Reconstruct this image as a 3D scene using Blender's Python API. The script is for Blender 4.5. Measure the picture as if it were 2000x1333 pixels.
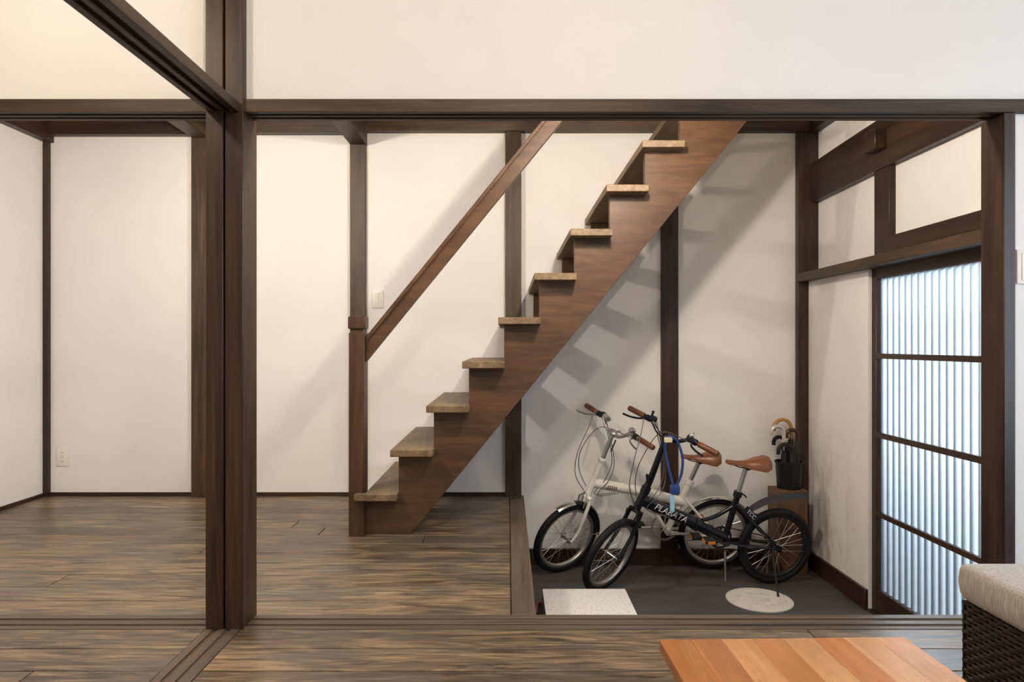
import bpy, bmesh, math, random
from mathutils import Vector, Matrix
from math import sin, cos, pi, radians as R

# ------------------------------------------------------------------ clear
for o in list(bpy.data.objects):
    bpy.data.objects.remove(o, do_unlink=True)
scene = bpy.context.scene
col = scene.collection
random.seed(7)

# ------------------------------------------------------------------ camera
cam_d = bpy.data.cameras.new('camera')
cam_d.lens = 24.0
cam_d.sensor_width = 36.0
cam_d.sensor_fit = 'HORIZONTAL'
cam_d.shift_x = 8.0 / 2000
cam_d.shift_y = 5.5 / 2000
cam_d.clip_start = 0.05
cam = bpy.data.objects.new('camera', cam_d)
cam.location = (0, 0, 1.0)
cam.rotation_euler = (pi / 2, 0, 0)
col.objects.link(cam)
scene.camera = cam

# ------------------------------------------------------------------ exposure
vs = scene.view_settings
vs.view_transform = 'Standard'
vs.look = 'None'
vs.gamma = 1.0
vs.use_curve_mapping = False
vs.exposure = 0.36

# ------------------------------------------------------------------ sky and sun
world = bpy.data.worlds.new('sky')
scene.world = world
world.use_nodes = True
bg = world.node_tree.nodes['Background']
bg.inputs['Color'].default_value = (0.70, 0.84, 1.0, 1)
bg.inputs['Strength'].default_value = 0.55

sun_d = bpy.data.lights.new('sun_offscreen', 'SUN')
sun_d.energy = 8.5
sun_d.angle = R(28)
sun_d.color = (0.90, 0.95, 1.0)
sun = bpy.data.objects.new('sun_offscreen', sun_d)
sun.rotation_euler = Vector((0.30, 0.85, 0.45)).to_track_quat('Z', 'Y').to_euler()
sun.location = (6, 8, 6)
col.objects.link(sun)

# ------------------------------------------------------------------ daylight of the living room side window
def area(name, loc, target, sx, sy, power, color, spread=180):
    d = bpy.data.lights.new(name, 'AREA')
    d.shape = 'RECTANGLE'
    d.size, d.size_y = sx, sy
    d.energy = power
    d.color = color
    d.spread = R(spread)
    o = bpy.data.objects.new(name, d)
    o.location = loc
    o.rotation_euler = (Vector(loc) - Vector(target)).to_track_quat('Z', 'Y').to_euler()
    col.objects.link(o)
    return o

DAY = (0.74, 0.86, 1.0)
WARM = (1.0, 0.825, 0.65)
area('window_right_offscreen', (3.12, 0.45, 1.25), (0, 0.45, 1.25), 2.0, 1.7, 56, DAY)

# ------------------------------------------------------------------ constants of the place
F = 1333.3
YB = 4.49          # back wall
ZD = -0.448        # entrance floor
XL = -3.04         # left wall
XR = 1.956         # right wall, lower part
XU = 2.02          # right wall, upper part

# ------------------------------------------------------------------ materials
def new_mat(name):
    m = bpy.data.materials.new(name)
    m.use_nodes = True
    nt = m.node_tree
    return m, nt, nt.nodes['Principled BSDF']

def N(nt, t, **kw):
    n = nt.nodes.new(t)
    for k, v in kw.items():
        setattr(n, k, v)
    return n

def setin(n, **kw):
    for k, v in kw.items():
        n.inputs[k].default_value = v

def c4(c):
    return (c[0], c[1], c[2], 1)

def plain(name, c, rough=0.5, metal=0.0, bump=0.0, bscale=200, **kw):
    m, nt, p = new_mat(name)
    p.inputs['Base Color'].default_value = c4(c)
    p.inputs['Roughness'].default_value = rough
    p.inputs['Metallic'].default_value = metal
    for k, v in kw.items():
        p.inputs[k.replace('_', ' ')].default_value = v
    tc = N(nt, 'ShaderNodeTexCoord')
    no = N(nt, 'ShaderNodeTexNoise')
    setin(no, Scale=bscale, Detail=3.0)
    nt.links.new(tc.outputs['Object'], no.inputs['Vector'])
    mr = N(nt, 'ShaderNodeMapRange')
    setin(mr, **{'To Min': max(0, rough - .06), 'To Max': min(1, rough + .06)})
    nt.links.new(no.outputs['Fac'], mr.inputs['Value'])
    nt.links.new(mr.outputs['Result'], p.inputs['Roughness'])
    if bump:
        b = N(nt, 'ShaderNodeBump')
        setin(b, Strength=bump, Distance=0.002)
        nt.links.new(no.outputs['Fac'], b.inputs['Height'])
        nt.links.new(b.outputs['Normal'], p.inputs['Normal'])
    return m

def wood(name, dark, light, axis='X', rough=0.45, across=16.0, along=0.9, grey=None, tone=0.25, bump=0.25, knots=False, spec=0.4, lo=.30, hi=.72, gmax=.75, dist=.9, fine=.25):
    m, nt, p = new_mat(name)
    L = nt.links.new
    tc = N(nt, 'ShaderNodeTexCoord')
    oi = N(nt, 'ShaderNodeObjectInfo')
    off = N(nt, 'ShaderNodeVectorMath', operation='SCALE')
    off.inputs[0].default_value = (13.1, 17.7, 9.3)
    L(oi.outputs['Random'], off.inputs['Scale'])
    add = N(nt, 'ShaderNodeVectorMath', operation='ADD')
    L(tc.outputs['Object'], add.inputs[0])
    L(off.outputs['Vector'], add.inputs[1])
    mp = N(nt, 'ShaderNodeMapping')
    s = [across] * 3
    s['XYZ'.index(axis)] = along
    mp.inputs['Scale'].default_value = s
    L(add.outputs['Vector'], mp.inputs['Vector'])
    n1 = N(nt, 'ShaderNodeTexNoise')
    setin(n1, Scale=1.0, Detail=7.0, Roughness=0.62, Distortion=dist)
    L(mp.outputs['Vector'], n1.inputs['Vector'])
    rp = N(nt, 'ShaderNodeValToRGB')
    rp.color_ramp.elements[0].position = lo
    rp.color_ramp.elements[0].color = c4(dark)
    rp.color_ramp.elements[1].position = hi
    rp.color_ramp.elements[1].color = c4(light)
    L(n1.outputs['Fac'], rp.inputs['Fac'])
    out = rp.outputs['Color']
    # slow tone drift and (optionally) grey washed streaks
    mp2 = N(nt, 'ShaderNodeMapping')
    s2 = [across * 0.32] * 3
    s2['XYZ'.index(axis)] = along * 0.9
    mp2.inputs['Scale'].default_value = s2
    L(add.outputs['Vector'], mp2.inputs['Vector'])
    n2 = N(nt, 'ShaderNodeTexNoise')
    setin(n2, Scale=1.0, Detail=3.0, Roughness=0.5, Distortion=0.4)
    L(mp2.outputs['Vector'], n2.inputs['Vector'])
    if grey is not None:
        gr = N(nt, 'ShaderNodeMapRange')
        setin(gr, **{'From Min': 0.46, 'From Max': 0.68, 'To Min': 0.0, 'To Max': gmax})
        L(n2.outputs['Fac'], gr.inputs['Value'])
        mx = N(nt, 'ShaderNodeMix', data_type='RGBA')
        L(gr.outputs['Result'], mx.inputs[0])
        L(out, mx.inputs[6])
        mx.inputs[7].default_value = c4(grey)
        out = mx.outputs[2]
    if knots:
        vo = N(nt, 'ShaderNodeTexVoronoi')
        mp3 = N(nt, 'ShaderNodeMapping')
        s3 = [7.0] * 3
        s3['XYZ'.index(axis)] = 2.2
        mp3.inputs['Scale'].default_value = s3
        L(add.outputs['Vector'], mp3.inputs['Vector'])
        L(mp3.outputs['Vector'], vo.inputs['Vector'])
        setin(vo, Scale=1.0)
        kr = N(nt, 'ShaderNodeMapRange')
        setin(kr, **{'From Min': 0.03, 'From Max': 0.13, 'To Min': 0.6, 'To Max': 0.0})
        L(vo.outputs['Distance'], kr.inputs['Value'])
        mx = N(nt, 'ShaderNodeMix', data_type='RGBA')
        L(kr.outputs['Result'], mx.inputs[0])
        L(out, mx.inputs[6])
        mx.inputs[7].default_value = c4([v * 0.45 for v in dark])
        out = mx.outputs[2]
    # fine grain lines
    mp4 = N(nt, 'ShaderNodeMapping')
    s4 = [across * 5] * 3
    s4['XYZ'.index(axis)] = along * 2.0
    mp4.inputs['Scale'].default_value = s4
    L(add.outputs['Vector'], mp4.inputs['Vector'])
    n4 = N(nt, 'ShaderNodeTexNoise')
    setin(n4, Scale=1.0, Detail=3.0, Roughness=0.6, Distortion=0.5)
    L(mp4.outputs['Vector'], n4.inputs['Vector'])
    fg = N(nt, 'ShaderNodeMapRange')
    setin(fg, **{'From Min': 0.34, 'From Max': 0.66, 'To Min': 1 - fine, 'To Max': 1 + fine * .6})
    L(n4.outputs['Fac'], fg.inputs['Value'])
    # brightness per object and drift
    ma = N(nt, 'ShaderNodeMath', operation='MULTIPLY_ADD')
    ma.inputs[1].default_value = tone
    ma.inputs[2].default_value = 1.0 - tone * 0.5
    L(oi.outputs['Random'], ma.inputs[0])
    md = N(nt, 'ShaderNodeMapRange')
    setin(md, **{'From Min': 0.3, 'From Max': 0.7, 'To Min': 0.85, 'To Max': 1.15})
    L(n2.outputs['Fac'], md.inputs['Value'])
    mm = N(nt, 'ShaderNodeMath', operation='MULTIPLY')
    L(ma.outputs['Value'], mm.inputs[0])
    L(md.outputs['Result'], mm.inputs[1])
    mf = N(nt, 'ShaderNodeMath', operation='MULTIPLY')
    L(mm.outputs['Value'], mf.inputs[0])
    L(fg.outputs['Result'], mf.inputs[1])
    hs = N(nt, 'ShaderNodeHueSaturation')
    L(out, hs.inputs['Color'])
    L(mf.outputs['Value'], hs.inputs['Value'])
    L(hs.outputs['Color'], p.inputs['Base Color'])
    rr = N(nt, 'ShaderNodeMapRange')
    setin(rr, **{'To Min': rough - 0.1, 'To Max': rough + 0.12})
    L(n1.outputs['Fac'], rr.inputs['Value'])
    L(rr.outputs['Result'], p.inputs['Roughness'])
    p.inputs['Specular IOR Level'].default_value = spec
    b = N(nt, 'ShaderNodeBump')
    setin(b, Strength=bump, Distance=0.0015)
    L(n1.outputs['Fac'], b.inputs['Height'])
    L(b.outputs['Normal'], p.inputs['Normal'])
    return m

def plaster(name, c, stain=False):
    m, nt, p = new_mat(name)
    L = nt.links.new
    tc = N(nt, 'ShaderNodeTexCoord')
    n1 = N(nt, 'ShaderNodeTexNoise')
    setin(n1, Scale=3.0, Detail=4.0, Roughness=0.6)
    L(tc.outputs['Object'], n1.inputs['Vector'])
    rp = N(nt, 'ShaderNodeValToRGB')
    rp.color_ramp.elements[0].position = 0.3
    rp.color_ramp.elements[0].color = c4([v * 0.965 for v in c])
    rp.color_ramp.elements[1].position = 0.7
    rp.color_ramp.elements[1].color = c4(c)
    L(n1.outputs['Fac'], rp.inputs['Fac'])
    out = rp.outputs['Color']
    if stain:
        # rubbed, dirty patches where bicycles and umbrellas scuff the plaster by the corner
        sep = N(nt, 'ShaderNodeSeparateXYZ')
        L(tc.outputs['Object'], sep.inputs[0])
        mp = N(nt, 'ShaderNodeMapping')
        mp.inputs['Scale'].default_value = (9, 9, 2.6)
        L(tc.outputs['Object'], mp.inputs['Vector'])
        n2 = N(nt, 'ShaderNodeTexNoise')
        setin(n2, Scale=1.0, Detail=5.0, Roughness=0.65, Distortion=0.6)
        L(mp.outputs['Vector'], n2.inputs['Vector'])
        a = N(nt, 'ShaderNodeMapRange')
        setin(a, **{'From Min': 0.46, 'From Max': 0.66, 'To Min': 0, 'To Max': 1})
        L(n2.outputs['Fac'], a.inputs['Value'])
        zz = N(nt, 'ShaderNodeMapRange')
        setin(zz, **{'From Min': -0.1, 'From Max': 0.55, 'To Min': 1, 'To Max': 0})
        L(sep.outputs['Z'], zz.inputs['Value'])
        yy = N(nt, 'ShaderNodeMapRange')
        setin(yy, **{'From Min': 3.85, 'From Max': 4.35, 'To Min': 0.12, 'To Max': 1})
        L(sep.outputs['Y'], yy.inputs['Value'])
        m1 = N(nt, 'ShaderNodeMath', operation='MULTIPLY')
        L(a.outputs[0], m1.inputs[0]); L(zz.outputs[0], m1.inputs[1])
        m2 = N(nt, 'ShaderNodeMath', operation='MULTIPLY')
        L(m1.outputs[0], m2.inputs[0]); L(yy.outputs[0], m2.inputs[1])
        mx = N(nt, 'ShaderNodeMix', data_type='RGBA')
        L(m2.outputs[0], mx.inputs[0])
        L(out, mx.inputs[6])
        mx.inputs[7].default_value = (0.30, 0.23, 0.16, 1)
        out = mx.outputs[2]
    L(out, p.inputs['Base Color'])
    p.inputs['Roughness'].default_value = 0.85
    p.inputs['Specular IOR Level'].default_value = 0.2
    n3 = N(nt, 'ShaderNodeTexNoise')
    setin(n3, Scale=60.0, Detail=4.0)
    L(tc.outputs['Object'], n3.inputs['Vector'])
    b = N(nt, 'ShaderNodeBump')
    setin(b, Strength=0.10, Distance=0.002)
    L(n3.outputs['Fac'], b.inputs['Height'])
    L(b.outputs['Normal'], p.inputs['Normal'])
    return m

M = {}
M['wall'] = plaster('white_plaster', (0.83, 0.795, 0.755))
M['wall_r'] = plaster('scuffed_plaster', (0.83, 0.795, 0.755), stain=True)
M['ceil'] = plaster('ceiling_paint', (0.80, 0.77, 0.72))
DK, LT = (0.014, 0.0065, 0.0037), (0.056, 0.027, 0.0145)
for ax in 'XYZ':
    M['beam' + ax] = wood('dark_timber_' + ax, DK, LT, ax, rough=0.42, across=22, along=1.2, tone=0.2)
    M['beam2' + ax] = wood('aged_timber_' + ax, (0.018, 0.0100, 0.0052), (0.088, 0.051, 0.026), ax, rough=0.5, across=20, along=1.4, tone=0.2, knots=True)
    M['post' + ax] = wood('brown_timber_' + ax, (0.022, 0.0105, 0.0058), (0.080, 0.041, 0.0215), ax, rough=0.40, across=22, along=1.2, tone=0.1)  # split post's mix, somewhat lighter than the dark timber
    M['track' + ax] = wood('washed_track_' + ax, (0.070, 0.047, 0.031), (0.150, 0.105, 0.070), ax, rough=0.42, across=24, along=1.0, grey=(0.095, 0.077, 0.060), tone=0.1)
M['stain'] = wood('red_brown_stair_board', (0.060, 0.0285, 0.0118), (0.098, 0.048, 0.0200), 'X', rough=0.42, across=7, along=2.2, tone=0.05, bump=0.15)
M['stainZ'] = wood('red_brown_newel', (0.032, 0.0145, 0.0072), (0.085, 0.041, 0.0205), 'Z', rough=0.42, across=20, along=1.5, tone=0.05)
M['tread'] = wood('washed_tread', (0.105, 0.064, 0.033), (0.27, 0.18, 0.095), 'Y', rough=0.5, across=14, along=1.6, grey=(0.135, 0.098, 0.062), tone=0.12)
M['plank'] = wood('washed_floor_plank', (0.064, 0.042, 0.024), (0.30, 0.212, 0.130), 'X', rough=0.37, across=20, along=3.0, dist=1.7, grey=(0.080, 0.070, 0.058), tone=0.50, fine=.5, bump=0.5, knots=True, spec=0.5, lo=.36, hi=.64, gmax=.9)
M['subfloor'] = plain('subfloor_shadow_gap', (0.03, 0.02, 0.014), 0.8)

def concrete():
    m, nt, p = new_mat('dark_trowelled_mortar')
    L = nt.links.new
    tc = N(nt, 'ShaderNodeTexCoord')
    mp = N(nt, 'ShaderNodeMapping')
    mp.inputs['Scale'].default_value = (1.2, 4.0, 1)
    L(tc.outputs['Object'], mp.inputs['Vector'])
    n1 = N(nt, 'ShaderNodeTexNoise')
    setin(n1, Scale=2.0, Detail=7.0, Roughness=0.6, Distortion=0.8)
    L(mp.outputs['Vector'], n1.inputs['Vector'])
    rp = N(nt, 'ShaderNodeValToRGB')
    rp.color_ramp.elements[0].position = 0.3
    rp.color_ramp.elements[0].color = (0.042, 0.040, 0.040, 1)
    rp.color_ramp.elements[1].position = 0.75
    rp.color_ramp.elements[1].color = (0.098, 0.090, 0.084, 1)
    L(n1.outputs['Fac'], rp.inputs['Fac'])
    L(rp.outputs['Color'], p.inputs['Base Color'])
    p.inputs['Roughness'].default_value = 0.55
    return m
M['mortar'] = concrete()

def speckle(name, base, dots, scale, amount=0.35, rough=0.6):
    m, nt, p = new_mat(name)
    L = nt.links.new
    tc = N(nt, 'ShaderNodeTexCoord')
    n1 = N(nt, 'ShaderNodeTexNoise')
    setin(n1, Scale=scale, Detail=2.0)
    L(tc.outputs['Object'], n1.inputs['Vector'])
    r1 = N(nt, 'ShaderNodeMapRange')
    setin(r1, **{'From Min': 0.56, 'From Max': 0.66, 'To Min': 0, 'To Max': amount})
    L(n1.outputs['Fac'], r1.inputs['Value'])
    mx = N(nt, 'ShaderNodeMix', data_type='RGBA')
    L(r1.outputs[0], mx.inputs[0])
    mx.inputs[6].default_value = c4(base)
    mx.inputs[7].default_value = c4(dots)
    L(mx.outputs[2], p.inputs['Base Color'])
    p.inputs['Roughness'].default_value = rough
    return m
M['granite'] = speckle('pale_granite', (0.80, 0.77, 0.74), (0.25, 0.22, 0.2), 130, 0.5)
M['cover'] = speckle('pale_resin_cover', (0.72, 0.67, 0.61), (0.45, 0.38, 0.33), 30, 0.35, 0.55)
M['rubber'] = plain('tyre_rubber', (0.008, 0.008, 0.009), 0.65, Specular_IOR_Level=0.25)
M['chrome'] = plain('polished_alloy', (0.75, 0.73, 0.70), 0.22, 1.0)
M['alloy'] = plain('brushed_alloy', (0.62, 0.60, 0.57), 0.38, 1.0)
M['spoke'] = plain('steel_spoke', (0.70, 0.67, 0.63), 0.3, 1.0)
M['white_paint'] = plain('cream_frame_paint', (0.82, 0.77, 0.68), 0.3)
M['black_paint'] = plain('gloss_black_paint', (0.006, 0.0065, 0.010), 0.22)
M['blackp'] = plain('black_plastic', (0.010, 0.010, 0.011), 0.45, Specular_IOR_Level=0.3)
M['greyp'] = plain('dark_grey_plastic', (0.022, 0.020, 0.021), 0.65)
M['leather'] = plain('tan_leather', (0.180, 0.062, 0.023), 0.34, bump=0.15, bscale=300)
M['grip'] = plain('tan_grip', (0.145, 0.050, 0.019), 0.5, bump=0.3, bscale=400)
M['blue'] = plain('blue_cable_sleeve', (0.025, 0.06, 0.22), 0.3)
M['paleblue'] = plain('pale_blue_key_plastic', (0.35, 0.58, 0.72), 0.35)
M['cream'] = plain('cream_plastic', (0.72, 0.66, 0.46), 0.4)
M['orange'] = plain('amber_reflector', (0.75, 0.26, 0.03), 0.25)
M['red'] = plain('red_reflector', (0.55, 0.03, 0.06), 0.25)
M['cable'] = plain('grey_cable_housing', (0.10, 0.085, 0.072), 0.45)
M['decal'] = plain('silver_decal', (0.62, 0.60, 0.62), 0.45)
M['gold'] = plain('brown_decal', (0.20, 0.13, 0.075), 0.5)
M['switch'] = plain('ivory_switch_plastic', (0.80, 0.74, 0.66), 0.35)
M['slot'] = plain('dark_slot', (0.16, 0.13, 0.11), 0.6)
M['boxwood'] = wood('warm_brown_board', (0.10, 0.046, 0.022), (0.18, 0.092, 0.045), 'Z', rough=0.5, across=14, along=1.4, tone=0.05)
M['cloth'] = plain('black_umbrella_cloth', (0.010, 0.011, 0.016), 0.75, bump=0.3, bscale=900)
M['cloth2'] = plain('olive_black_umbrella_cloth', (0.022, 0.020, 0.014), 0.75, bump=0.3, bscale=900)
M['hook_gold'] = plain('honey_wood_handle', (0.42, 0.22, 0.07), 0.3)
M['hook_brown'] = plain('dark_brown_handle', (0.055, 0.022, 0.010), 0.25)
M['hook_silver'] = plain('pale_silver_handle', (0.66, 0.62, 0.56), 0.25, 0.5)
M['wicker'] = plain('dark_brown_wicker', (0.030, 0.0155, 0.009), 0.42)
M['wicker_core'] = plain('wicker_inner_frame', (0.010, 0.007, 0.005), 0.8)
M['sandal'] = plain('black_sandal_sole', (0.015, 0.011, 0.010), 0.6)
M['strap'] = plain('dark_red_strap', (0.16, 0.018, 0.035), 0.6)
M['asphalt'] = plain('outside_paving', (0.10, 0.11, 0.125), 0.9, bump=0.3, bscale=80)
M['shade_wall'] = plain('outside_shade_wall', (0.16, 0.17, 0.19), 0.9, bump=0.3, bscale=60)  # grey of the added wall that shades the door

def fabric():
    m, nt, p = new_mat('slubby_beige_weave')
    L = nt.links.new
    tc = N(nt, 'ShaderNodeTexCoord')
    mp = N(nt, 'ShaderNodeMapping')
    mp.inputs['Scale'].default_value = (260, 260, 22)
    L(tc.outputs['Object'], mp.inputs['Vector'])
    n1 = N(nt, 'ShaderNodeTexNoise')
    setin(n1, Scale=1.0, Detail=4.0, Roughness=0.6)
    L(mp.outputs['Vector'], n1.inputs['Vector'])
    rp = N(nt, 'ShaderNodeValToRGB')
    rp.color_ramp.elements[0].position = 0.32
    rp.color_ramp.elements[0].color = (0.33, 0.27, 0.21, 1)
    rp.color_ramp.elements[1].position = 0.70
    rp.color_ramp.elements[1].color = (0.66, 0.60, 0.52, 1)
    L(n1.outputs['Fac'], rp.inputs['Fac'])
    L(rp.outputs['Color'], p.inputs['Base Color'])
    p.inputs['Roughness'].default_value = 0.55
    p.inputs['Sheen Weight'].default_value = 0.25
    b = N(nt, 'ShaderNodeBump')
    setin(b, Strength=0.5, Distance=0.001)
    L(n1.outputs['Fac'], b.inputs['Height'])
    L(b.outputs['Normal'], p.inputs['Normal'])
    return m
M['fabric'] = fabric()
for k_, (da, li) in enumerate((((0.50, 0.185, 0.055), (0.66, 0.290, 0.105)), ((0.58, 0.250, 0.092), (0.72, 0.375, 0.165)), ((0.44, 0.155, 0.048), (0.58, 0.240, 0.088)), ((0.62, 0.300, 0.125), (0.76, 0.430, 0.210)))):
    M['table%d' % k_] = wood('orange_oiled_wood_%d' % k_, da, li, 'Y', rough=0.27, across=20, along=1.6, tone=0.12, bump=0.05, spec=0.6, dist=.3, fine=.1)
M['table'] = M['table0']

def corrugated():
    m, nt, p = new_mat('frosted_corrugated_sheet')
    L = nt.links.new
    out = nt.nodes['Material Output']
    nt.nodes.remove(p)
    tr = N(nt, 'ShaderNodeBsdfTranslucent')
    tr.inputs['Color'].default_value = (0.80, 0.90, 0.97, 1)
    gl = N(nt, 'ShaderNodeBsdfRefraction')
    gl.inputs['Color'].default_value = (0.80, 0.91, 0.98, 1)
    gl.inputs['Roughness'].default_value = 0.45
    gl.inputs['IOR'].default_value = 1.15
    gs = N(nt, 'ShaderNodeBsdfGlossy')
    gs.inputs['Color'].default_value = (1, 1, 1, 1)
    gs.inputs['Roughness'].default_value = 0.3
    m1 = N(nt, 'ShaderNodeMixShader'); m1.inputs[0].default_value = 0.35
    L(tr.outputs[0], m1.inputs[1]); L(gl.outputs[0], m1.inputs[2])
    m2 = N(nt, 'ShaderNodeMixShader'); m2.inputs[0].default_value = 0.06
    L(m1.outputs[0], m2.inputs[1]); L(gs.outputs[0], m2.inputs[2])
    L(m2.outputs[0], out.inputs['Surface'])
    return m
M['corr'] = corrugated()
M['glow'] = None
def glow():
    m, nt, p = new_mat('lamp_diffuser')
    p.inputs['Base Color'].default_value = (0.9, 0.85, 0.75, 1)
    p.inputs['Emission Color'].default_value = (1, 0.82, 0.6, 1)
    p.inputs['Emission Strength'].default_value = 3.0
    return m
M['glow'] = glow()
M['pane'] = plain('window_glass', (0.9, 0.95, 1.0), 0.05, Transmission_Weight=1.0)

# ------------------------------------------------------------------ mesh helpers
class MB:
    def __init__(s):
        s.v = []; s.f = []
    def add(s, vs_, fs):
        k = len(s.v)
        s.v += [tuple(v) for v in vs_]
        s.f += [tuple(i + k for i in f) for f in fs]
        return s
    def box(s, x0, x1, y0, y1, z0, z1):
        return s.add([(x0, y0, z0), (x1, y0, z0), (x1, y1, z0), (x0, y1, z0), (x0, y0, z1), (x1, y0, z1), (x1, y1, z1), (x0, y1, z1)],
                     [(0, 3, 2, 1), (4, 5, 6, 7), (0, 1, 5, 4), (1, 2, 6, 5), (2, 3, 7, 6), (3, 0, 4, 7)])
    def prism(s, poly, axis, a0, a1):
        n = len(poly)
        def pt(p, a):
            if axis == 'X': return (a, p[0], p[1])
            if axis == 'Y': return (p[0], a, p[1])
            return (p[0], p[1], a)
        vv = [pt(p, a0) for p in poly] + [pt(p, a1) for p in poly]
        ff = [tuple(range(n)), tuple(range(2 * n - 1, n - 1, -1))]
        ff += [(i, (i + 1) % n, n + (i + 1) % n, n + i) for i in range(n)]
        return s.add(vv, ff)
    def tube(s, path, r, n=8, caps=True, flat=None):
        P = [Vector(p) for p in path]
        rs = r if isinstance(r, (list, tuple)) else [r] * len(P)
        T = []
        for i in range(len(P)):
            a = P[max(i - 1, 0)]; b = P[min(i + 1, len(P) - 1)]
            T.append((b - a).normalized())
        up = Vector((0, 0, 1)) if abs(T[0].z) < 0.9 else Vector((0, 1, 0))
        u = (up - T[0] * up.dot(T[0])).normalized()
        vv = []
        for i, p in enumerate(P):
            u = (u - T[i] * u.dot(T[i])).normalized()
            w = T[i].cross(u)
            for k in range(n):
                a = 2 * pi * k / n
                fa = flat if flat else 1.0
                vv.append(p + (u * cos(a) * fa + w * sin(a)) * rs[i])
        ff = []
        m = len(P)
        for i in range(m - 1):
            for k in range(n):
                ff.append((i * n + k, i * n + (k + 1) % n, (i + 1) * n + (k + 1) % n, (i + 1) * n + k))
        if caps:
            ff.append(tuple(range(n - 1, -1, -1)))
            ff.append(tuple((m - 1) * n + k for k in range(n)))
        return s.add(vv, ff)
    def lathe(s, prof, c, axis, n=24, closed=False):
        # prof: list of (radius, height along axis)
        ax = Vector(axis).normalized()
        up = Vector((0, 0, 1)) if abs(ax.z) < 0.9 else Vector((1, 0, 0))
        u = (up - ax * up.dot(ax)).normalized(); w = ax.cross(u)
        c = Vector(c)
        vv = []
        for (r, h) in prof:
            for k in range(n):
                a = 2 * pi * k / n
                vv.append(c + ax * h + (u * cos(a) + w * sin(a)) * max(r, 1e-5))
        ff = []
        m = len(prof)
        for i in range(m if closed else m - 1):
            j = (i + 1) % m
            for k in range(n):
                ff.append((i * n + k, i * n + (k + 1) % n, j * n + (k + 1) % n, j * n + k))
        if not closed:
            ff.append(tuple(range(n - 1, -1, -1)))
            ff.append(tuple((m - 1) * n + k for k in range(n)))
        return s.add(vv, ff)
    def loft(s, rings, caps=True):
        n = len(rings[0]); vv = [p for r in rings for p in r]; ff = []
        for i in range(len(rings) - 1):
            for k in range(n):
                ff.append((i * n + k, i * n + (k + 1) % n, (i + 1) * n + (k + 1) % n, (i + 1) * n + k))
        if caps:
            ff.append(tuple(range(n - 1, -1, -1)))
            ff.append(tuple((len(rings) - 1) * n + k for k in range(n)))
        return s.add(vv, ff)
    def xf(s, Mx):
        s.v = [tuple(Mx @ Vector(v)) for v in s.v]
        return s
    def build(s, name, mat, parent=None, bevel=0.0, seg=1, smooth=True):
        me = bpy.data.meshes.new(name)
        me.from_pydata(s.v, [], s.f)
        bm = bmesh.new(); bm.from_mesh(me)
        bmesh.ops.recalc_face_normals(bm, faces=bm.faces)
        if bevel:
            ed = [e for e in bm.edges if len(e.link_faces) == 2 and e.calc_face_angle(0) > 0.6]
            bmesh.ops.bevel(bm, geom=ed, offset=bevel, segments=seg, affect='EDGES', profile=0.6)
        bm.to_mesh(me); bm.free()
        if smooth:
            me.polygons.foreach_set('use_smooth', [True] * len(me.polygons))
            me.set_sharp_from_angle(angle=R(38))
        me.materials.append(mat)
        o = bpy.data.objects.new(name, me)
        col.objects.link(o)
        if parent: o.parent = parent
        return o

def smooth_path(pts, per=6):
    P = [Vector(p) for p in pts]
    out = []
    for i in range(len(P) - 1):
        p0 = P[max(i - 1, 0)]; p1 = P[i]; p2 = P[i + 1]; p3 = P[min(i + 2, len(P) - 1)]
        for k in range(per):
            t = k / per
            out.append(0.5 * ((2 * p1) + (p2 - p0) * t + (2 * p0 - 5 * p1 + 4 * p2 - p3) * t * t + (-p0 + 3 * p1 - 3 * p2 + p3) * t ** 3))
    out.append(P[-1])
    return out

def empty(name, loc=(0, 0, 0), rz=0.0):
    o = bpy.data.objects.new(name, None)
    o.empty_display_size = 0.1
    o.location = loc
    o.rotation_euler = (0, 0, rz)
    col.objects.link(o)
    return o

def tag(o, label=None, cat=None, group=None, kind=None):
    if label: o['label'] = label
    if cat: o['category'] = cat
    if group: o['group'] = group
    if kind: o['kind'] = kind
    return o

def struct(name, mb, mat, label=None, bevel=0.0, parent=None):
    o = mb.build(name, mat, parent, bevel)
    o['kind'] = 'structure'
    if label: o['label'] = label
    return o

# ================================================================== STRUCTURE
# ---- walls
struct('wall_back', MB().box(-3.2, 2.2, YB, YB + .12, ZD, 4.3), M['wall'], 'white plastered back wall of the stair hall and entrance')
struct('wall_left', MB().box(XL - .12, XL, -2.3, YB, -.1, 2.9), M['wall'], 'white plastered wall at the left end of the hall')
w = MB()
w.box(XR, 2.035, 3.755, YB, ZD, 1.41)                # beside the door
w.box(XR, XR + .02, 3.706, 3.755, ZD, 1.41)         # return over the door stile
w.box(XU, 2.07, 2.52, YB, 1.41, 4.3)                # above the door head
w.box(XR, 2.035, 2.52, 2.60, ZD, 1.41)
struct('wall_right', w, M['wall_r'], 'cream plastered wall around the sliding entrance door, scuffed near the corner')
w = MB()
w.box(XL, 3.2, 2.42, 2.50, 1.86, 2.55)
w.box(-1.0, 2.14, 2.42, 2.50, 2.55, 4.3)
struct('wall_front', w, M['wall'], 'white hanging wall above the long lintel')
struct('wall_switch_side', MB().box(1.789, 3.2, 2.42, 2.50, -.1, 1.815), M['wall'], 'white wall right of the entrance post')
w = MB()
w.box(3.2, 3.3, -2.3, -.60, -.1, 2.55).box(3.2, 3.3, 1.50, 2.50, -.1, 2.55)
w.box(3.2, 3.3, -.60, 1.50, -.1, .35).box(3.2, 3.3, -.60, 1.50, 2.15, 2.55)
struct('wall_window_side', w, M['wall'], 'white living room wall with the side window')
w = MB()
w.box(-3.16, -.25, -2.32, -2.22, -.1, 2.55).box(2.05, 3.3, -2.32, -2.22, -.1, 2.55)
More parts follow.
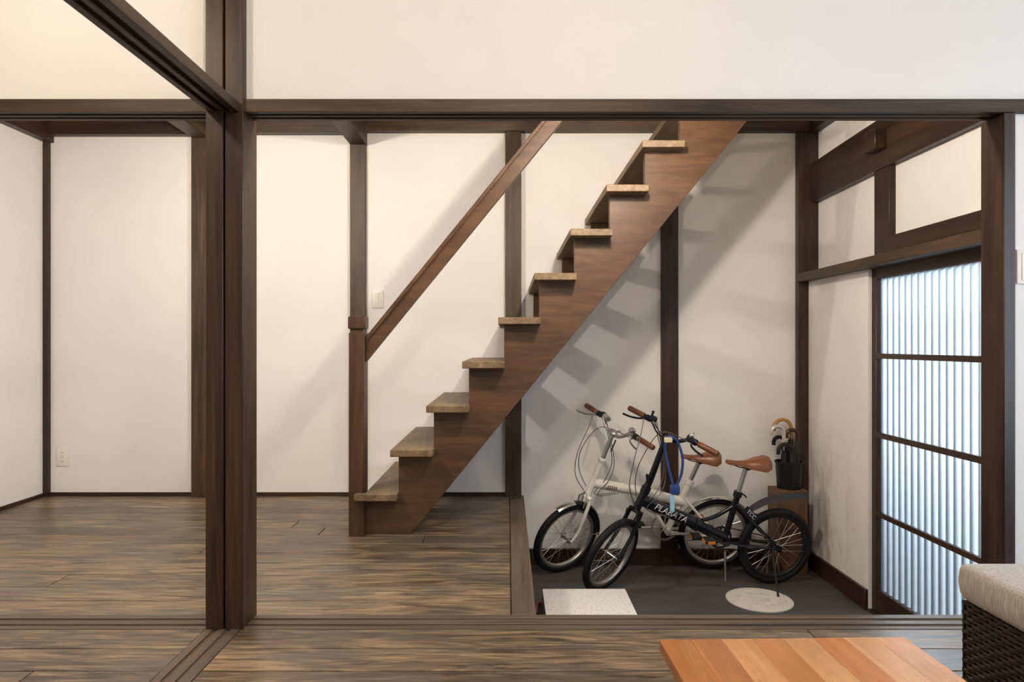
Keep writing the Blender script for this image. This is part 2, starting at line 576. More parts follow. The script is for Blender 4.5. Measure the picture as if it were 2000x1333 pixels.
w.box(-.25, 2.05, -2.32, -2.22, -.1, .45).box(-.25, 2.05, -2.32, -2.22, 2.15, 2.55)
struct('wall_rear', w, M['wall'], 'white living room wall with the rear window')
struct('ceiling', MB().box(-3.16, 3.3, -2.32, 2.42, 2.5, 2.6), M['ceil'], 'white living room ceiling')
struct('ceiling_hall', MB().box(-3.16, -.93, 2.50, 4.6, 2.72, 2.84), M['ceil'], 'white ceiling over the left part of the hall')
struct('ceiling_stairwell', MB().box(-1.0, 2.2, 2.42, 4.6, 4.3, 4.4), M['ceil'], 'white ceiling high above the staircase')
struct('wall_stairwell', MB().box(-1.0, -.93, 2.50, YB, 2.84, 4.3), M['wall'], 'white wall of the stairwell upstairs')
# windows of the living room
for nm, fr in (('window_1', ('Y', -.60, 1.50, .35, 2.15, 3.22)), ('window_2', ('X', -.25, 2.05, .45, 2.15, -2.27))):
    ax, a0, a1, z0, z1, c = fr
    root = tag(empty(nm, (0, 0, 0)), kind='structure')
    fm = MB(); pm = MB()
    def seg(mb, p0, p1, q0, q1, t):
        if ax == 'Y': mb.box(c, c + t, p0, p1, q0, q1)
        else: mb.box(p0, p1, c - t, c, q0, q1)
    seg(fm, a0, a1, z0, z0 + .04, .05); seg(fm, a0, a1, z1 - .04, z1, .05)
    seg(fm, a0, a0 + .04, z0, z1, .05); seg(fm, a1 - .04, a1, z0, z1, .05)
    mid = (a0 + a1) / 2
    seg(fm, mid - .02, mid + .02, z0, z1, .05)
    fm.build('window_frame', M['beamZ'], root)
    seg(pm, a0, a1, z0, z1, .012)
    pm.build('pane', M['pane'], root)

# ---- floors
fl = struct('floor', MB().box(XL, 3.2, -2.22, 2.39, -.12, -.014), M['subfloor'], 'grey-brown washed plank floor of the living room')
fh = struct('floor_hall', MB().box(XL, .012, 2.516, YB, -.12, -.014), M['subfloor'], 'grey-brown washed plank floor of the stair hall')
fd = struct('floor_entrance', MB().box(.0, 2.035, 2.516, YB, ZD - .12, ZD), M['mortar'], 'dark trowelled mortar floor of the sunken entrance')
struct('wall_step_hall', MB().box(-.02, .09, 2.516, YB, ZD, -.12), M['beamY'], 'dark boarding below the hall floor edge')
struct('wall_step_living', MB().box(.0, 2.14, 2.43, 2.505, ZD, -.045), M['beamX'], 'dark boarding below the living room floor edge')

def planks(parent, x0, x1, y0, y1, wd, seed, lens=(1.4, 2.6)):
    rnd = random.Random(seed)
    y = y1
    row = 0
    while y > y0 + .01:
        ya = max(y - wd, y0)
        x = x0 - rnd.uniform(0.0, 1.6)
        while x < x1:
            ln = rnd.uniform(*lens)
            a, b = max(x, x0), min(x + ln, x1)
            if b - a > .12:
                cx, cy = (a + b) / 2, (ya + y) / 2
                g = .0022
                m_ = MB().box(a - cx + g, b - cx - g, ya - cy + g, y - cy - g, -.014, rnd.uniform(-.0004, .0002))
                o = m_.build('plank', M['plank'], parent, bevel=.0016)
                o.location = (cx, cy, 0)
            elif b - a > 0:
                # short leftover: widen the previous plank's neighbour with a small closer piece
                cx, cy = (a + b) / 2, (ya + y) / 2
                o = MB().box(a - cx, b - cx - .0005, ya - cy + .001, y - cy - .001, -.014, 0).build('plank', M['plank'], parent)
                o.location = (cx, cy, 0)
            x += ln
        y = ya
        row += 1
planks(fh, XL, .012, 2.516, YB - .012, .152, 11, (1.8, 3.6))
planks(fl, XL, -1.058, -1.4, 2.39, .152, 23, (1.4, 2.6))
planks(fl, -.9375, 3.2, -1.4, 2.39, .152, 31, (1.8, 3.6))

# ---- sliding-door tracks in the floor and grooved lintels
def grooved(axis, a0, a1, c0, c1, z0, z1, grooves, gd, up=True):
    """beam along axis with grooves cut in its top (up) or underside; c = cross coordinate"""
    pts = []
    if up:
        pts = [(c0, z0), (c1, z0), (c1, z1)]
        for (g0, g1) in sorted(grooves, reverse=True):
            pts += [(g1, z1), (g1, z1 - gd), (g0, z1 - gd), (g0, z1)]
        pts.append((c0, z1))
    else:
        pts = [(c0, z1), (c0, z0)]
        for (g0, g1) in sorted(grooves):
            pts += [(g0, z0), (g0, z0 + gd), (g1, z0 + gd), (g1, z0)]
        pts += [(c1, z0), (c1, z1)]
    return MB().prism(pts, axis, a0, a1)
struct('trim_1', grooved('X', XL, 1.785, 2.39, 2.516, -.045, .0012, [(2.412, 2.432), (2.462, 2.482)], .006), M['trackX'],
       'long grooved sliding-door sill set in the floor', bevel=.0012)
struct('trim_2', grooved('Y', -1.6, 2.389, -1.058, -.9375, -.045, .0012, [(-1.030, -1.014), (-.985, -.969)], .006), M['trackY'],
       'grooved sliding-door sill running from the split post across the living room', bevel=.0012)
struct('trim_3', grooved('X', XL, 3.2, 2.40, 2.497, 1.8155, 1.862, [(2.420, 2.440), (2.456, 2.476)], .014, up=False), M['beam2X'],
       'long dark grooved lintel over the wide opening', bevel=.0015)
struct('trim_4', grooved('Y', -2.2, 2.392, -1.052, -.9425, 1.812, 1.848, [(-1.030, -1.009), (-.990, -.969)], .013, up=False), M['beam2Y'],
       'dark grooved lintel running from the split post into the living room', bevel=.0015)

# ---- posts
pf0, pf1, pb = -1.058, -.9266, 2.52
cx = -.993
poly = [(pf0, 2.387), (cx - .0035, 2.387), (cx - .0012, 2.43), (cx + .0012, 2.43), (cx + .0035, 2.387), (pf1, 2.387), (pf1, pb), (pf0, pb)]
struct('trim_5', MB().prism(poly, 'Z', -.0, 2.5), M['postZ'], 'big dark post with a long split down its front face', bevel=.002)
struct('trim_6', MB().box(1.748, 1.7888, 2.405, 2.524, .0, 1.8155), M['beamZ'], 'dark post at the end of the opening beside the wall switch', bevel=.002)
struct('trim_7', MB().box(XL, XL + .033, YB - .03, YB, 0, 2.33), M['beamZ'], 'thin dark corner strip at the left end of the back wall')
struct('trim_8', MB().box(-2.07, -1.955, YB - .03, YB, 0, 2.36), M['beam2Z'], 'dark wall post half hidden behind the split post', bevel=.002)
struct('trim_9', MB().box(-1.032, -.930, YB - .03, YB, 0, 2.31), M['beam2Z'], 'dark wall post behind the stair newel', bevel=.002)
struct('trim_10', MB().box(-.017, .088, YB - .035, YB, -.0, 2.39), M['beam2Z'], 'dark wall post at the edge of the hall floor', bevel=.002)
struct('trim_11', MB().box(1.003, 1.114, YB - .03, YB, ZD, 2.39), M['beamZ'], 'dark wall post behind the bicycles', bevel=.002)
struct('trim_12', MB().box(1.889, XU + .01, YB - .05, YB, ZD, 2.5), M['beamZ'], 'dark corner post behind the umbrellas', bevel=.002)
# ---- beams at the top of the hall
w = MB().box(XL + .05, -1.955, YB - .06, YB, 2.362, 2.72).box(-1.955, -1.032, YB - .06, YB, 2.372, 2.72)
struct('trim_13', w, M['beamX'], 'dark beam along the top of the back wall over the hall')
struct('trim_14', MB().box(-.925, XU, YB - .06, YB, 2.385, 2.66), M['beam2X'], 'dark beam along the top of the back wall over the stairs')
struct('trim_15', MB().box(XL, XL + .055, 2.50, YB, 2.322, 2.72), M['beamY'], 'dark beam along the top of the left wall')
struct('trim_16', MB().box(-2.06, -1.95, 2.50, YB, 2.346, 2.72), M['beam2Y'], 'dark cross beam over the hall meeting the half hidden wall post')
struct('trim_17', MB().box(-1.032, -.925, 2.50, YB, 2.303, 2.72), M['beam2Y'], 'dark cross beam over the hall meeting the post behind the newel')
struct('trim_18', MB().box(XU - .06, XU, 2.50, YB - .06, 2.375, 2.66), M['beamY'], 'dark beam along the top of the entrance wall')
# ---- entrance wall timbers
w = MB()
ring = []
for k in range(13):
    t = k / 12; y = 2.50 + t * (YB - .05 - 2.50)
    zt = 2.205 - .028 * max(0, (t - .45) / .55) ** 1.6; zb = 1.932 - .012 * max(0, (t - .6) / .4)
    xf_ = 1.965
    prof = [(xf_ + .012, zb), (2.06, zb), (2.06, zt), (xf_ + .018, zt), (xf_, zt - .03), (xf_, zb + .02)]
    ring.append([(px_, y, pz_) for px_, pz_ in prof])
struct('trim_19', w.loft(ring), M['beamY'], 'massive dark beam crossing the entrance wall high above the door')
struct('trim_20', MB().box(1.905, 1.966, 3.545, 3.665, 2.018, 2.125), M['beamY'], 'dark tenon end poking out of the massive entrance beam', bevel=.004)
struct('trim_21', MB().box(1.985, XU + .01, 3.555, 3.70, 1.45, 1.94), M['beamZ'], 'short dark post above the entrance door', bevel=.002)
struct('trim_22', MB().box(1.975, XU + .01, 2.50, 3.55, 1.45, 1.56), M['beamY'], 'dark beam just above the entrance door lintel', bevel=.002)
struct('trim_23', MB().box(1.882, XU + .01, 2.52, YB - .03, 1.405, 1.456), M['beam2Y'], 'slim dark lintel over the entrance door', bevel=.002)
# ---- raised floor edge and baseboards
struct('trim_24', MB().box(.0135, .104, 2.517, YB - .001, -.12, .002), M['trackY'], 'broad wooden edge board of the hall floor above the sunken entrance', bevel=.002)
w = MB().box(XL + .03, -2.07, YB - .012, YB, 0, .024).box(-1.955, -1.032, YB - .012, YB, 0, .024).box(-.93, -.017, YB - .012, YB, 0, .024)
struct('baseboard_back', w, M['beamX'], 'thin dark baseboard of the hall back wall')
struct('baseboard_left', MB().box(XL, XL + .012, 2.52, YB - .03, 0, .024), M['beamY'], 'thin dark baseboard of the left wall')
w = MB().box(.104, 1.003, YB - .028, YB, ZD, -.345).box(1.114, 1.889, YB - .028, YB, ZD, -.345)
struct('baseboard_entrance', w, M['beamX'], 'broad dark baseboard below the entrance back wall', bevel=.002)
struct('baseboard_right', MB().box(XR - .018, XR, 3.706, YB - .05, ZD, -.336), M['beamY'], 'broad dark baseboard beside the entrance door', bevel=.002)

# ---- entrance door
door = tag(empty('door_1', (1.99, 3.2, ZD)), 'dark framed sliding entrance door with frosted corrugated panes', kind='structure')
ox, oy, oz = 1.99, 3.2, ZD
def dpart(name, mb, mat, bevel=0.0):
    mb.v = [(a - ox, b - oy, c - oz) for a, b, c in mb.v]
    return mb.build(name, mat, door, bevel)
dpart('stile', MB().box(1.977, 2.012, 3.665, 3.754, ZD + .01, 1.41), M['beamZ'], .002)
dpart('stile', MB().box(1.977, 2.012, 2.60, 2.66, ZD + .01, 1.41), M['beamZ'], .002)
dpart('top_rail', MB().box(1.977, 2.012, 2.66, 3.665, 1.348, 1.41), M['beamY'], .002)
dpart('bottom_rail', MB().box(1.977, 2.012, 2.66, 3.665, ZD + .01, -.318), M['beamY'], .002)
mz = [(.921, .949), (.498, .528), (.0766, .1035)]
for a, b in mz:
    dpart('muntin', MB().box(1.972, 1.990, 2.66, 3.665, a, b), M['beamY'], .002)
zs_ = [(.949, 1.348), (.528, .921), (.1035, .498), (-.318, .0766)]
for a, b in zs_:
    n = 19 * 10
    vv = []; ff = []
    for i in range(n + 1):
        y = 3.667 - i * (1.008) / n
        x = 2.0005 + .010 * cos(2 * pi * (3.667 - y) / .0538)
        vv += [(x, y, a - .01), (x, y, b + .01)]
    for i in range(n): ff.append((2 * i, 2 * i + 2, 2 * i + 3, 2 * i + 1))
    dpart('pane', MB().add(vv, ff), M['corr'])
struct('trim_25', MB().box(1.95, 2.035, 2.60, 3.755, ZD, ZD + .01), M['beamY'], 'dark threshold under the entrance door')
# outside the door
struct('ground_outside', MB().box(2.14, 9, -8, 10, ZD - .2, ZD - .06), M['asphalt'], 'grey paving outside the entrance')
struct('shade_wall_outside', MB().box(2.95, 3.10, 2.6, 14, ZD - .06, 1.20), M['shade_wall'], 'added grey wall that shades the lower panes of the entrance door')  # added unseen wall, blocks sun and sky from the lower door panes

# ================================================================== STAIRCASE
stair = tag(empty('staircase', (-.75, 3.9, 0)), 'steep open wooden staircase with reddish-brown stringer, handrail and newel', 'staircase')
def spart(name, mb, mat, bevel=0.0, parent=None, seg=1):
    mb.v = [(a + .75, b - 3.9, c) for a, b, c in mb.v]
    return mb.build(name, mat, parent or stair, bevel, seg)
RISE, RUN, TD, TT = .2273, .185, .219, .036
NT = 13
YF, YS = 3.50, 3.59
for n in range(1, NT + 1):
    x0 = -.790 + RUN * (n - 1); z1 = RISE * n
    if n == 1:
        # first tread is notched around the newel
        t_ = MB().prism([(x0, YF), (x0 + TD, YF), (x0 + TD, YB - .012), (x0 + .050, YB - .012), (x0 + .050, 3.535), (x0, 3.535)], 'Z', z1 - TT, z1)
    else:
        t_ = MB().box(x0, x0 + TD, YF, YB - .002 if n not in (5, 10) else YB - .037, z1 - TT, z1)
    spart('tread', t_, M['tread'], .003)
def stringer(y0, y1, name):
    pts = []
    x = -.790 + .030
    low = lambda X: 1.229 * (X + .509)
    pts.append((x, 0.0))
    for n in range(1, NT + 1):
        xn = -.790 + RUN * (n - 1) + .030
        pts.append((xn, RISE * n - TT))
        pts.append((xn + RUN, RISE * n - TT))
    xe = pts[-1][0]
    pts[-1] = (xe, min(pts[-1][1], RISE * NT))
    pts.append((xe, low(xe) if low(xe) < pts[-1][1] else pts[-1][1] - .05))
    pts.append((-.509, 0.0))
    return spart(name, MB().prism(pts, 'Y', y0, y1), M['stain'], .0015)
stringer(YS, YS + .04, 'stringer')
stringer(4.40, 4.44, 'stringer')
nw = MB().box(-.825, -.743, 3.537, 3.620, 0, 1.058)
newel = spart('newel_post', nw, M['stainZ'], .003)
spart('newel_neck', MB().box(-.815, -.753, 3.547, 3.610, 1.057, 1.078), M['stainZ'], 0.0)
spart('newel_cap', MB().box(-.829, -.739, 3.533, 3.624, 1.077, 1.143), M['stainZ'], .005)
# handrail : board with a lip along its top, following the stairs
def railprism(x0, x1, zlo, zhi, y0, y1):
    k = 1.2286
    a = x0 + .743; b = x1 + .743
    return MB().add([(x0, y0, zlo + k * a), (x0, y1, zlo + k * a), (x0, y1, zhi + k * a), (x0, y0, zhi + k * a),
                     (x1, y0, zlo + k * b), (x1, y1, zlo + k * b), (x1, y1, zhi + k * b), (x1, y0, zhi + k * b)],
                    [(0, 1, 2, 3), (4, 7, 6, 5), (0, 4, 5, 1), (1, 5, 6, 2), (2, 6, 7, 3), (3, 7, 4, 0)])
hr = spart('handrail', railprism(-.743, 1.05, .903, 1.004, 3.562, 3.598), M['stain'], .002)
o = spart('handrail_cap', railprism(-.743, 1.05, 1.001, 1.034, 3.552, 3.608), M['stain'], .003)

# ================================================================== WALL PLATES
def plate(name, x, z, y, wd, ht, label, cat, kind, ax='Y'):
    root = tag(empty(name, (x, y, z)), label, cat)
    MB().box(-wd / 2, wd / 2, -.008, 0, -ht / 2, ht / 2).build('plate', M['switch'], root, .003, 2)
    if kind == 'outlet':
        for dz in (.028, 0, -.028):
            s_ = MB().box(-.016, .016, -.0095, -.007, dz - .011, dz + .011).build('socket', M['switch'], root, .002)
            q = MB().box(-.007, -.005, -.0102, -.009, dz - .005, dz + .005).box(.005, .007, -.0102, -.009, dz - .004, dz + .004)
            q.build('slots', M['slot'], s_)
    else:
        MB().box(-wd * .30, wd * .30, -.0105, -.007, -ht * .40, ht * .40).build('rocker', M['switch'], root, .002)
        MB().box(wd * .06, wd * .075, -.0112, -.009, -ht * .36, ht * .36).build('rocker_gap', M['slot'], root)
    return root
plate('wall_outlet', -2.926, .257, YB, .076, .122, 'ivory power outlet low on the wall by the left corner strip', 'outlet', 'outlet')
plate('light_switch', -.854, 1.292, YB, .073, .115, 'ivory light switch on the back wall beside the stair newel', 'switch', 'switch')
plate('light_switch', 1.837, 1.273, 2.42, .074, .122, 'white light switch on the wall beside the entrance post', 'switch', 'switch')

# ================================================================== SUNKEN ENTRANCE
# step stone
st = tag(empty('step_stone', (.385, 3.2, ZD)), 'pale speckled granite step slab on the dark entrance floor', 'step')
MB().box(-.210, .213, -.28, .283, .108, .198).build('slab', M['granite'], st, .004, 2)
MB().box(-.08, .10, -.24, .10, 0, .1085).build('base_block', M['granite'], st, .003)
# cover
cv = tag(empty('inspection_cover', (1.419, 3.853, ZD)), 'round cream inspection cover set in the entrance floor', 'cover')
MB().lathe([(.172, 0), (.181, .0), (.181, .006), (.176, .008), (.168, .008), (.168, .006), (.0, .006)], (0, 0, 0), (0, 0, 1), 56).build('disc', M['cover'], cv)
for r0 in (.05, .11, .135):
    MB().lathe([(r0, .0055), (r0 + .006, .0055), (r0 + .005, .0078), (r0 + .001, .0078)], (0, 0, 0), (0, 0, 1), 48, closed=True).build('relief_ring', M['cover'], cv)
rb = MB()
for k in range(24):
    a = 2 * pi * k / 24
    rb.tube([(cos(a) * .06, sin(a) * .06, .006), (cos(a) * .105, sin(a) * .105, .006)], .003, 5)
rb.build('relief_ribs', M['cover'], cv)
for a in (2.75, -.25):
    MB().lathe([(.019, .006), (.019, .010), (.012, .010), (.012, .008), (.0, .008)], (cos(a) * .125, sin(a) * .125, 0), (0, 0, 1), 20).build('lift_socket', M['cover'], cv)

# sandals by the step
def sandal(loc, rz, label):
    root = tag(empty('sandal', loc, rz), label, 'sandal', 'sandals under the step stone')
    out = []
    for k in range(24):
        a = 2 * pi * k / 24
        wv = .036 + .007 * cos(a)
        out.append((sin(a) * wv, cos(a) * .115))
    MB().prism(out, 'Z', 0, .022).build('sole', M['sandal'], root, .003)
    for s_ in (-1, 1):
        MB().tube(smooth_path([(0, .075, .02), (s_ * .012, .04, .045), (s_ * .026, .0, .042), (s_ * .036, -.03, .015)]), .009, 8, flat=.6).build('strap', M['strap'], root)
    return root
sandal((.178, 3.66, ZD), .15, 'black sandal with dark red straps poking out behind the step stone')
sandal((.190, 3.39, ZD), -.1, 'black sandal with dark red straps lying under the step stone slab')

# wooden box with the umbrella bucket
bx = tag(empty('wooden_box', (1.785, 4.365, ZD)), 'plain brown wooden box carrying the umbrella bucket in the corner', 'box')
MB().box(-.096, -.078, -.089, .072, 0, .526).build('side_board', M['boxwood'], bx, .0015)
MB().box(.076, .094, -.089, .072, 0, .526).build('side_board', M['boxwood'], bx, .0015)
MB().box(-.0775, .0755, -.089, -.071, .0, .526).build('front_board', M['boxwood'], bx, .0015)
MB().box(-.0775, .0755, -.0705, .072, .508, .526).build('top_board', M['boxwood'], bx, .0015)
MB().box(-.0775, .0755, .054, .072, 0, .507).build('back_board', M['boxwood'], bx, .0015)
BZ = ZD + .526
bk = tag(empty('umbrella_bucket', (1.795, 4.362, BZ)), 'black bucket full of umbrellas standing on the wooden box', 'bucket')
MB().lathe([(.0, 0), (.066, 0), (.072, .01), (.082, .165), (.084, .17), (.080, .17), (.069, .012), (.0, .010)], (0, 0, 0), (0, 0, 1), 28).build('shell', M['blackp'], bk)
MB().lathe([(.081, .163), (.087, .163), (.087, .172), (.081, .172)], (0, 0, 0), (0, 0, 1), 28, closed=True).build('rim', M['blackp'], bk)

def umbrella(bx_, by_, top, hook_dir, hr_, mat, cloth, label, hook_r=.0085, lean=(0, 0), cl_top=.30, shaft_mat=None):
    """top = world z of the straight shaft end, hook curls in the direction hook_dir (x sign), hook radius hr_"""
    z0 = BZ + .014
    root = tag(empty('umbrella', (bx_, by_, z0)), label, 'umbrella', 'umbrellas in the bucket')
    h = top - z0
    lx, ly = lean
    at_ = lambda z: Vector((lx * z, ly * z, z))
    MB().tube([at_(.05), at_(h)], .005, 8).build('shaft', shaft_mat or mat, root)
    rings = []
    for z, r_ in ((.0, .004), (.03, .009), (.08, .0155), (.13, .0165), (cl_top - .03, .015), (cl_top, .007)):
        c = at_(z)
        rings.append([(c.x + cos(2 * pi * k / 16) * r_ * (1 + .22 * (k % 2)), c.y + sin(2 * pi * k / 16) * r_ * (1 + .22 * (k % 2)), z) for k in range(16)])
    cl = MB().loft(rings).build('folded_canopy', cloth, root)
    MB().lathe([(.0200, 0), (.0215, .004), (.0215, .012), (.0200, .016)], at_(cl_top * .62), (lx, ly, 1), 16, closed=True).build('tie_strap', cloth, cl)
    pts = [at_(h - .09), at_(h - .03)]
    for k in range(0, 13):
        a = pi * k / 12
        p = at_(h)
        pts.append(p + Vector((hook_dir * (hr_ - hr_ * cos(a)), 0, hr_ * sin(a))))
    pts.append(pts[-1] + Vector((0, 0, -.018)))
    MB().tube(pts, hook_r, 10).build('hook_handle', mat, root)
    return root
umbrella(1.757, 4.346, .435, -1, .040, M['hook_silver'], M['cloth'], 'umbrella with a pale silver hook handle', .0120, (0, 0), .23)
umbrella(1.818, 4.408, .455, -1, .056, M['hook_gold'], M['cloth2'], 'umbrella with the tall honey-coloured wooden hook handle', .0120, (.03, 0), .31)
umbrella(1.842, 4.362, .415, -1, .036, M['hook_brown'], M['cloth2'], 'umbrella with a glossy dark brown hook handle', .0125, (.03, 0), .31, M['hook_gold'])
umbrella(1.784, 4.400, .365, -1, .034, M['blackp'], M['cloth'], 'umbrella with a black hook handle behind the silver one', .0120, (-.01, 0), .27)
umbrella(1.800, 4.311, .320, -1, .046, M['blackp'], M['cloth'], 'umbrella with the lowest wide black hook handle', .0120, (0, 0), .23, M['hook_silver'])

# ================================================================== BICYCLES
def ring_pts(c, rad, n, ax_u, ax_v):
    return [c + (ax_u * cos(2 * pi * k / n) + ax_v * sin(2 * pi * k / n)) * rad for k in range(n)]

def text_mesh(txt, size, shear=0.2, ext=.0006):
    cu = bpy.data.curves.new('lettering', 'FONT')
    cu.body = txt
    cu.size = size
    cu.shear = shear
    cu.extrude = ext
    cu.align_x = 'CENTER'; cu.align_y = 'CENTER'
    ob = bpy.data.objects.new('lettering', cu)
    col.objects.link(ob)
    dg = bpy.context.evaluated_depsgraph_get()
    me = bpy.data.meshes.new_from_object(ob.evaluated_get(dg))
    vv = [tuple(v.co) for v in me.vertices]; ff = [tuple(p.vertices) for p in me.polygons]
    bpy.data.objects.remove(ob, do_unlink=True)
    bpy.data.curves.remove(cu)
    bpy.data.meshes.remove(me)
    return vv, ff

def bicycle(P, style, label):
    black = style == 'black'
    th, ph = P['th'], P['ph']
    Fv = Vector((-cos(th), -sin(th), 0)); Lv = Vector((sin(th), -cos(th), 0)); Uv = Vector((0, 0, 1))
    L2 = Lv * cos(ph) - Uv * sin(ph); U2 = Uv * cos(ph) + Lv * sin(ph)
    root = empty('folding_bicycle')
    Mw = Matrix(((Fv.x, L2.x, U2.x, P['X0']), (Fv.y, L2.y, U2.y, P['Y0']), (Fv.z, L2.z, U2.z, ZD), (0, 0, 0, 1)))
    root.matrix_world = Mw
    tag(root, label, 'bicycle')
    w_, Rw, al, rake, de, hb, bf, bl, br = (P[k] for k in ('w', 'R', 'al', 'rake', 'de', 'hb', 'bf', 'bl', 'br'))
    a = Vector((-sin(al), 0, cos(al))); pf = Vector((cos(al), 0, sin(al)))
    hub = Vector((w_, 0, Rw)); A0 = hub - pf * rake
    S = Matrix.Translation(A0) @ Matrix.Rotation(de, 4, a) @ Matrix.Translation(-A0)
    I4 = Matrix.Identity(4)
    AX = lambda d: A0 + a * d
    fm = M['black_paint'] if black else M['white_paint']
    yv = Vector((0, 1, 0))
    def wheel(name, c, Mx):
        rt = .0215
        n1, n2 = 56, 10
        vv = []; ff = []
        for i in range(n1):
            t = 2 * pi * i / n1
            e = Vector((cos(t), 0, sin(t)))
            for k in range(n2):
                q = 2 * pi * k / n2
                vv.append(c + e * (Rw - rt + rt * cos(q)) + yv * (rt * .95 * sin(q)))
        for i in range(n1):
            for k in range(n2):
                ff.append((i * n2 + k, i * n2 + (k + 1) % n2, ((i + 1) % n1) * n2 + (k + 1) % n2, ((i + 1) % n1) * n2 + k))
        ty = MB().add(vv, ff).xf(Mx).build(name, M['rubber'], root)
        ri = Rw - 2 * rt - .004
        MB().lathe([(ri + .010, -.013), (ri + .010, .013), (ri - .004, .012), (ri - .010, .004), (ri - .010, -.004), (ri - .004, -.012)], c, (0, 1, 0), 56, closed=True).xf(Mx).build('rim', M['blackp'] if black and name == 'rear_wheel' else M['alloy'], ty)
        MB().lathe([(.006, -.052), (.006, -.036), (.020, -.034), (.020, -.030), (.011, -.026), (.011, .026), (.020, .030), (.020, .034), (.006, .036), (.006, .052)], c, (0, 1, 0), 16).xf(Mx).build('hub', M['alloy'] if not black else (M['chrome'] if name == 'front_wheel' else M['blackp']), ty)
        sp = MB()
        ns = 28
        for k in range(ns):
            side = 1 if k % 2 else -1
            t = 2 * pi * k / ns
            tw = (.75 if (k // 2) % 2 else -.75)
            p0 = c + Vector((cos(t + tw), 0, sin(t + tw))) * .019 + yv * (.032 * side)
            p1 = c + Vector((cos(t), 0, sin(t))) * (ri - .004)
            sp.tube([p0, p1], .0011, 4, caps=False)
        sp.xf(Mx).build('spokes', M['spoke'], ty)
        return ty
    wheel('rear_wheel', Vector((0, 0, Rw)), I4)
    wheel('front_wheel', hub, S)
    bb = Vector((P['xb'], 0, P['zb'])); clamp = Vector((P['xc'], 0, P['zc'])); sad = Vector((P['xs'], 0, P['zs']))
    rh = Vector((0, 0, Rw))
    # ---- frame
    fr = MB()
    hd0, hd1 = (.30, .43) if black else (.28, .42)
    fr.tube([AX(hd0), AX(hd1)], .024 if black else .021, 14)
    if black:
        fr.tube(smooth_path([Vector((.842, 0, .550)), Vector((.70, 0, .483)), Vector((.55, 0, .416)), Vector((.505, 0, .393))]), [.030] * 19, 14, flat=1.18)
        fr.tube([Vector((.520, 0, .401)), Vector((.490, 0, .384))], .040, 14)
        fr.tube(smooth_path([Vector((.500, 0, .390)), Vector((.40, 0, .335)), Vector((.322, 0, .300))]), .028, 14, flat=1.15)
        fr.tube(smooth_path([Vector((.520, 0, .412)), Vector((.44, 0, .418)), Vector((.37, 0, .442)), Vector((.272, 0, .498))]), .0115, 10)
        fr.tube([bb, clamp + Vector((0, 0, -.005))], .018, 12)
    else:
        fr.tube(smooth_path([Vector((.790, 0, .592)), Vector((.62, 0, .558)), Vector((.464, 0, .526)), Vector((.215, 0, .455))]), .031, 14)
        fr.tube([Vector((.475, 0, .529)), Vector((.435, 0, .519))], .040, 14)
        fr.tube([bb, clamp], .020, 12)
        fr.tube([Vector((.455, 0, .500)), Vector((.40, 0, .40)), bb + Vector((.02, 0, .02))], .014, 10)
    sdir = (clamp - bb).normalized()
    top = bb + sdir * ((clamp - bb).length - (.06 if black else .10))
    for s_ in (-1, 1):
        fr.tube([top + yv * (s_ * .012), top + (rh - top) * .18 + yv * (s_ * .036), rh + yv * (s_ * .050)], .0085, 8)
        fr.tube([bb + yv * (s_ * .018), bb + (rh - bb) * .25 + yv * (s_ * .040), rh + yv * (s_ * .050)], .0095, 8)
        fr.box(-.014, .014, s_ * .050 - .004, s_ * .050 + .004, Rw - .018, Rw + .016)
    fr.lathe([(.021, -.036), (.021, .036)], bb, (0, 1, 0), 16)
    fr.build('frame', fm, root)
    # clamp and seat post
    cc = MB().lathe([(.023, -.018), (.025, -.016), (.025, .014), (.023, .016)], clamp, sdir, 16)
    cc.tube([clamp + Vector((-.02, .0, 0)), clamp + Vector((-.036, .004, -.004)), clamp + Vector((-.040, .030, -.012))], .005, 6)
    cc.build('seat_clamp', M['blackp'] if black else M['white_paint'], root)
    MB().tube([clamp, sad], .0145, 14).build('seat_post', M['alloy'], root)
    # saddle
    rings = []
    L0, L1 = (.128, -.148) if black else (.118, -.135)
    ns = 16
    for i in range(ns + 1):
        t = i / ns
        x = sad.x + L0 + (L1 - L0) * t
        e = max(0.0, min(1.0, (t - .22) / .62)); e = e * e * (3 - 2 * e)
        hw = .021 + .058 * e
        if t < .06: hw *= .45 + .55 * (t / .06)
        if t > .80: hw *= math.sqrt(max(0.03, 1 - ((t - .80) / .205) ** 2))
        zt = sad.z + .046 - .010 * sin(pi * min(1, t / .62)) + .024 * max(0, t - .50) / .5 - .030 * max(0, (t - .86) / .14) ** 2
        drop = .024 + .050 * e
        if t > .82: drop *= 1 - .30 * (t - .82) / .18
        rg = []
        for k in range(9):
            q = pi * k / 8
            rg.append((x, hw * cos(q), zt - drop * (1 - sin(q) ** .75)))
        for k in range(5):
            q = k / 4
            rg.append((x, -hw * .86 + 2 * hw * .86 * q, zt - drop * (.96 - .35 * sin(pi * q))))
        rings.append(rg)
    sd = MB().loft(rings).build('saddle', M['leather'], root)
    rl = MB()
    for s_ in (-1, 1):
        rl.tube(smooth_path([sad + Vector((.095, s_ * .010, .020)), sad + Vector((.04, s_ * .022, .002)), sad + Vector((-.05, s_ * .022, .002)), sad + Vector((-.115, s_ * .034, .024))]), .0035, 6)
    rl.lathe([(.018, -.028), (.018, .028)], sad + Vector((0, 0, .002)), (0, 1, 0), 12)
    rl.build('saddle_rails', M['blackp'], sd)
    # ---- fork, steered
    fk = MB()
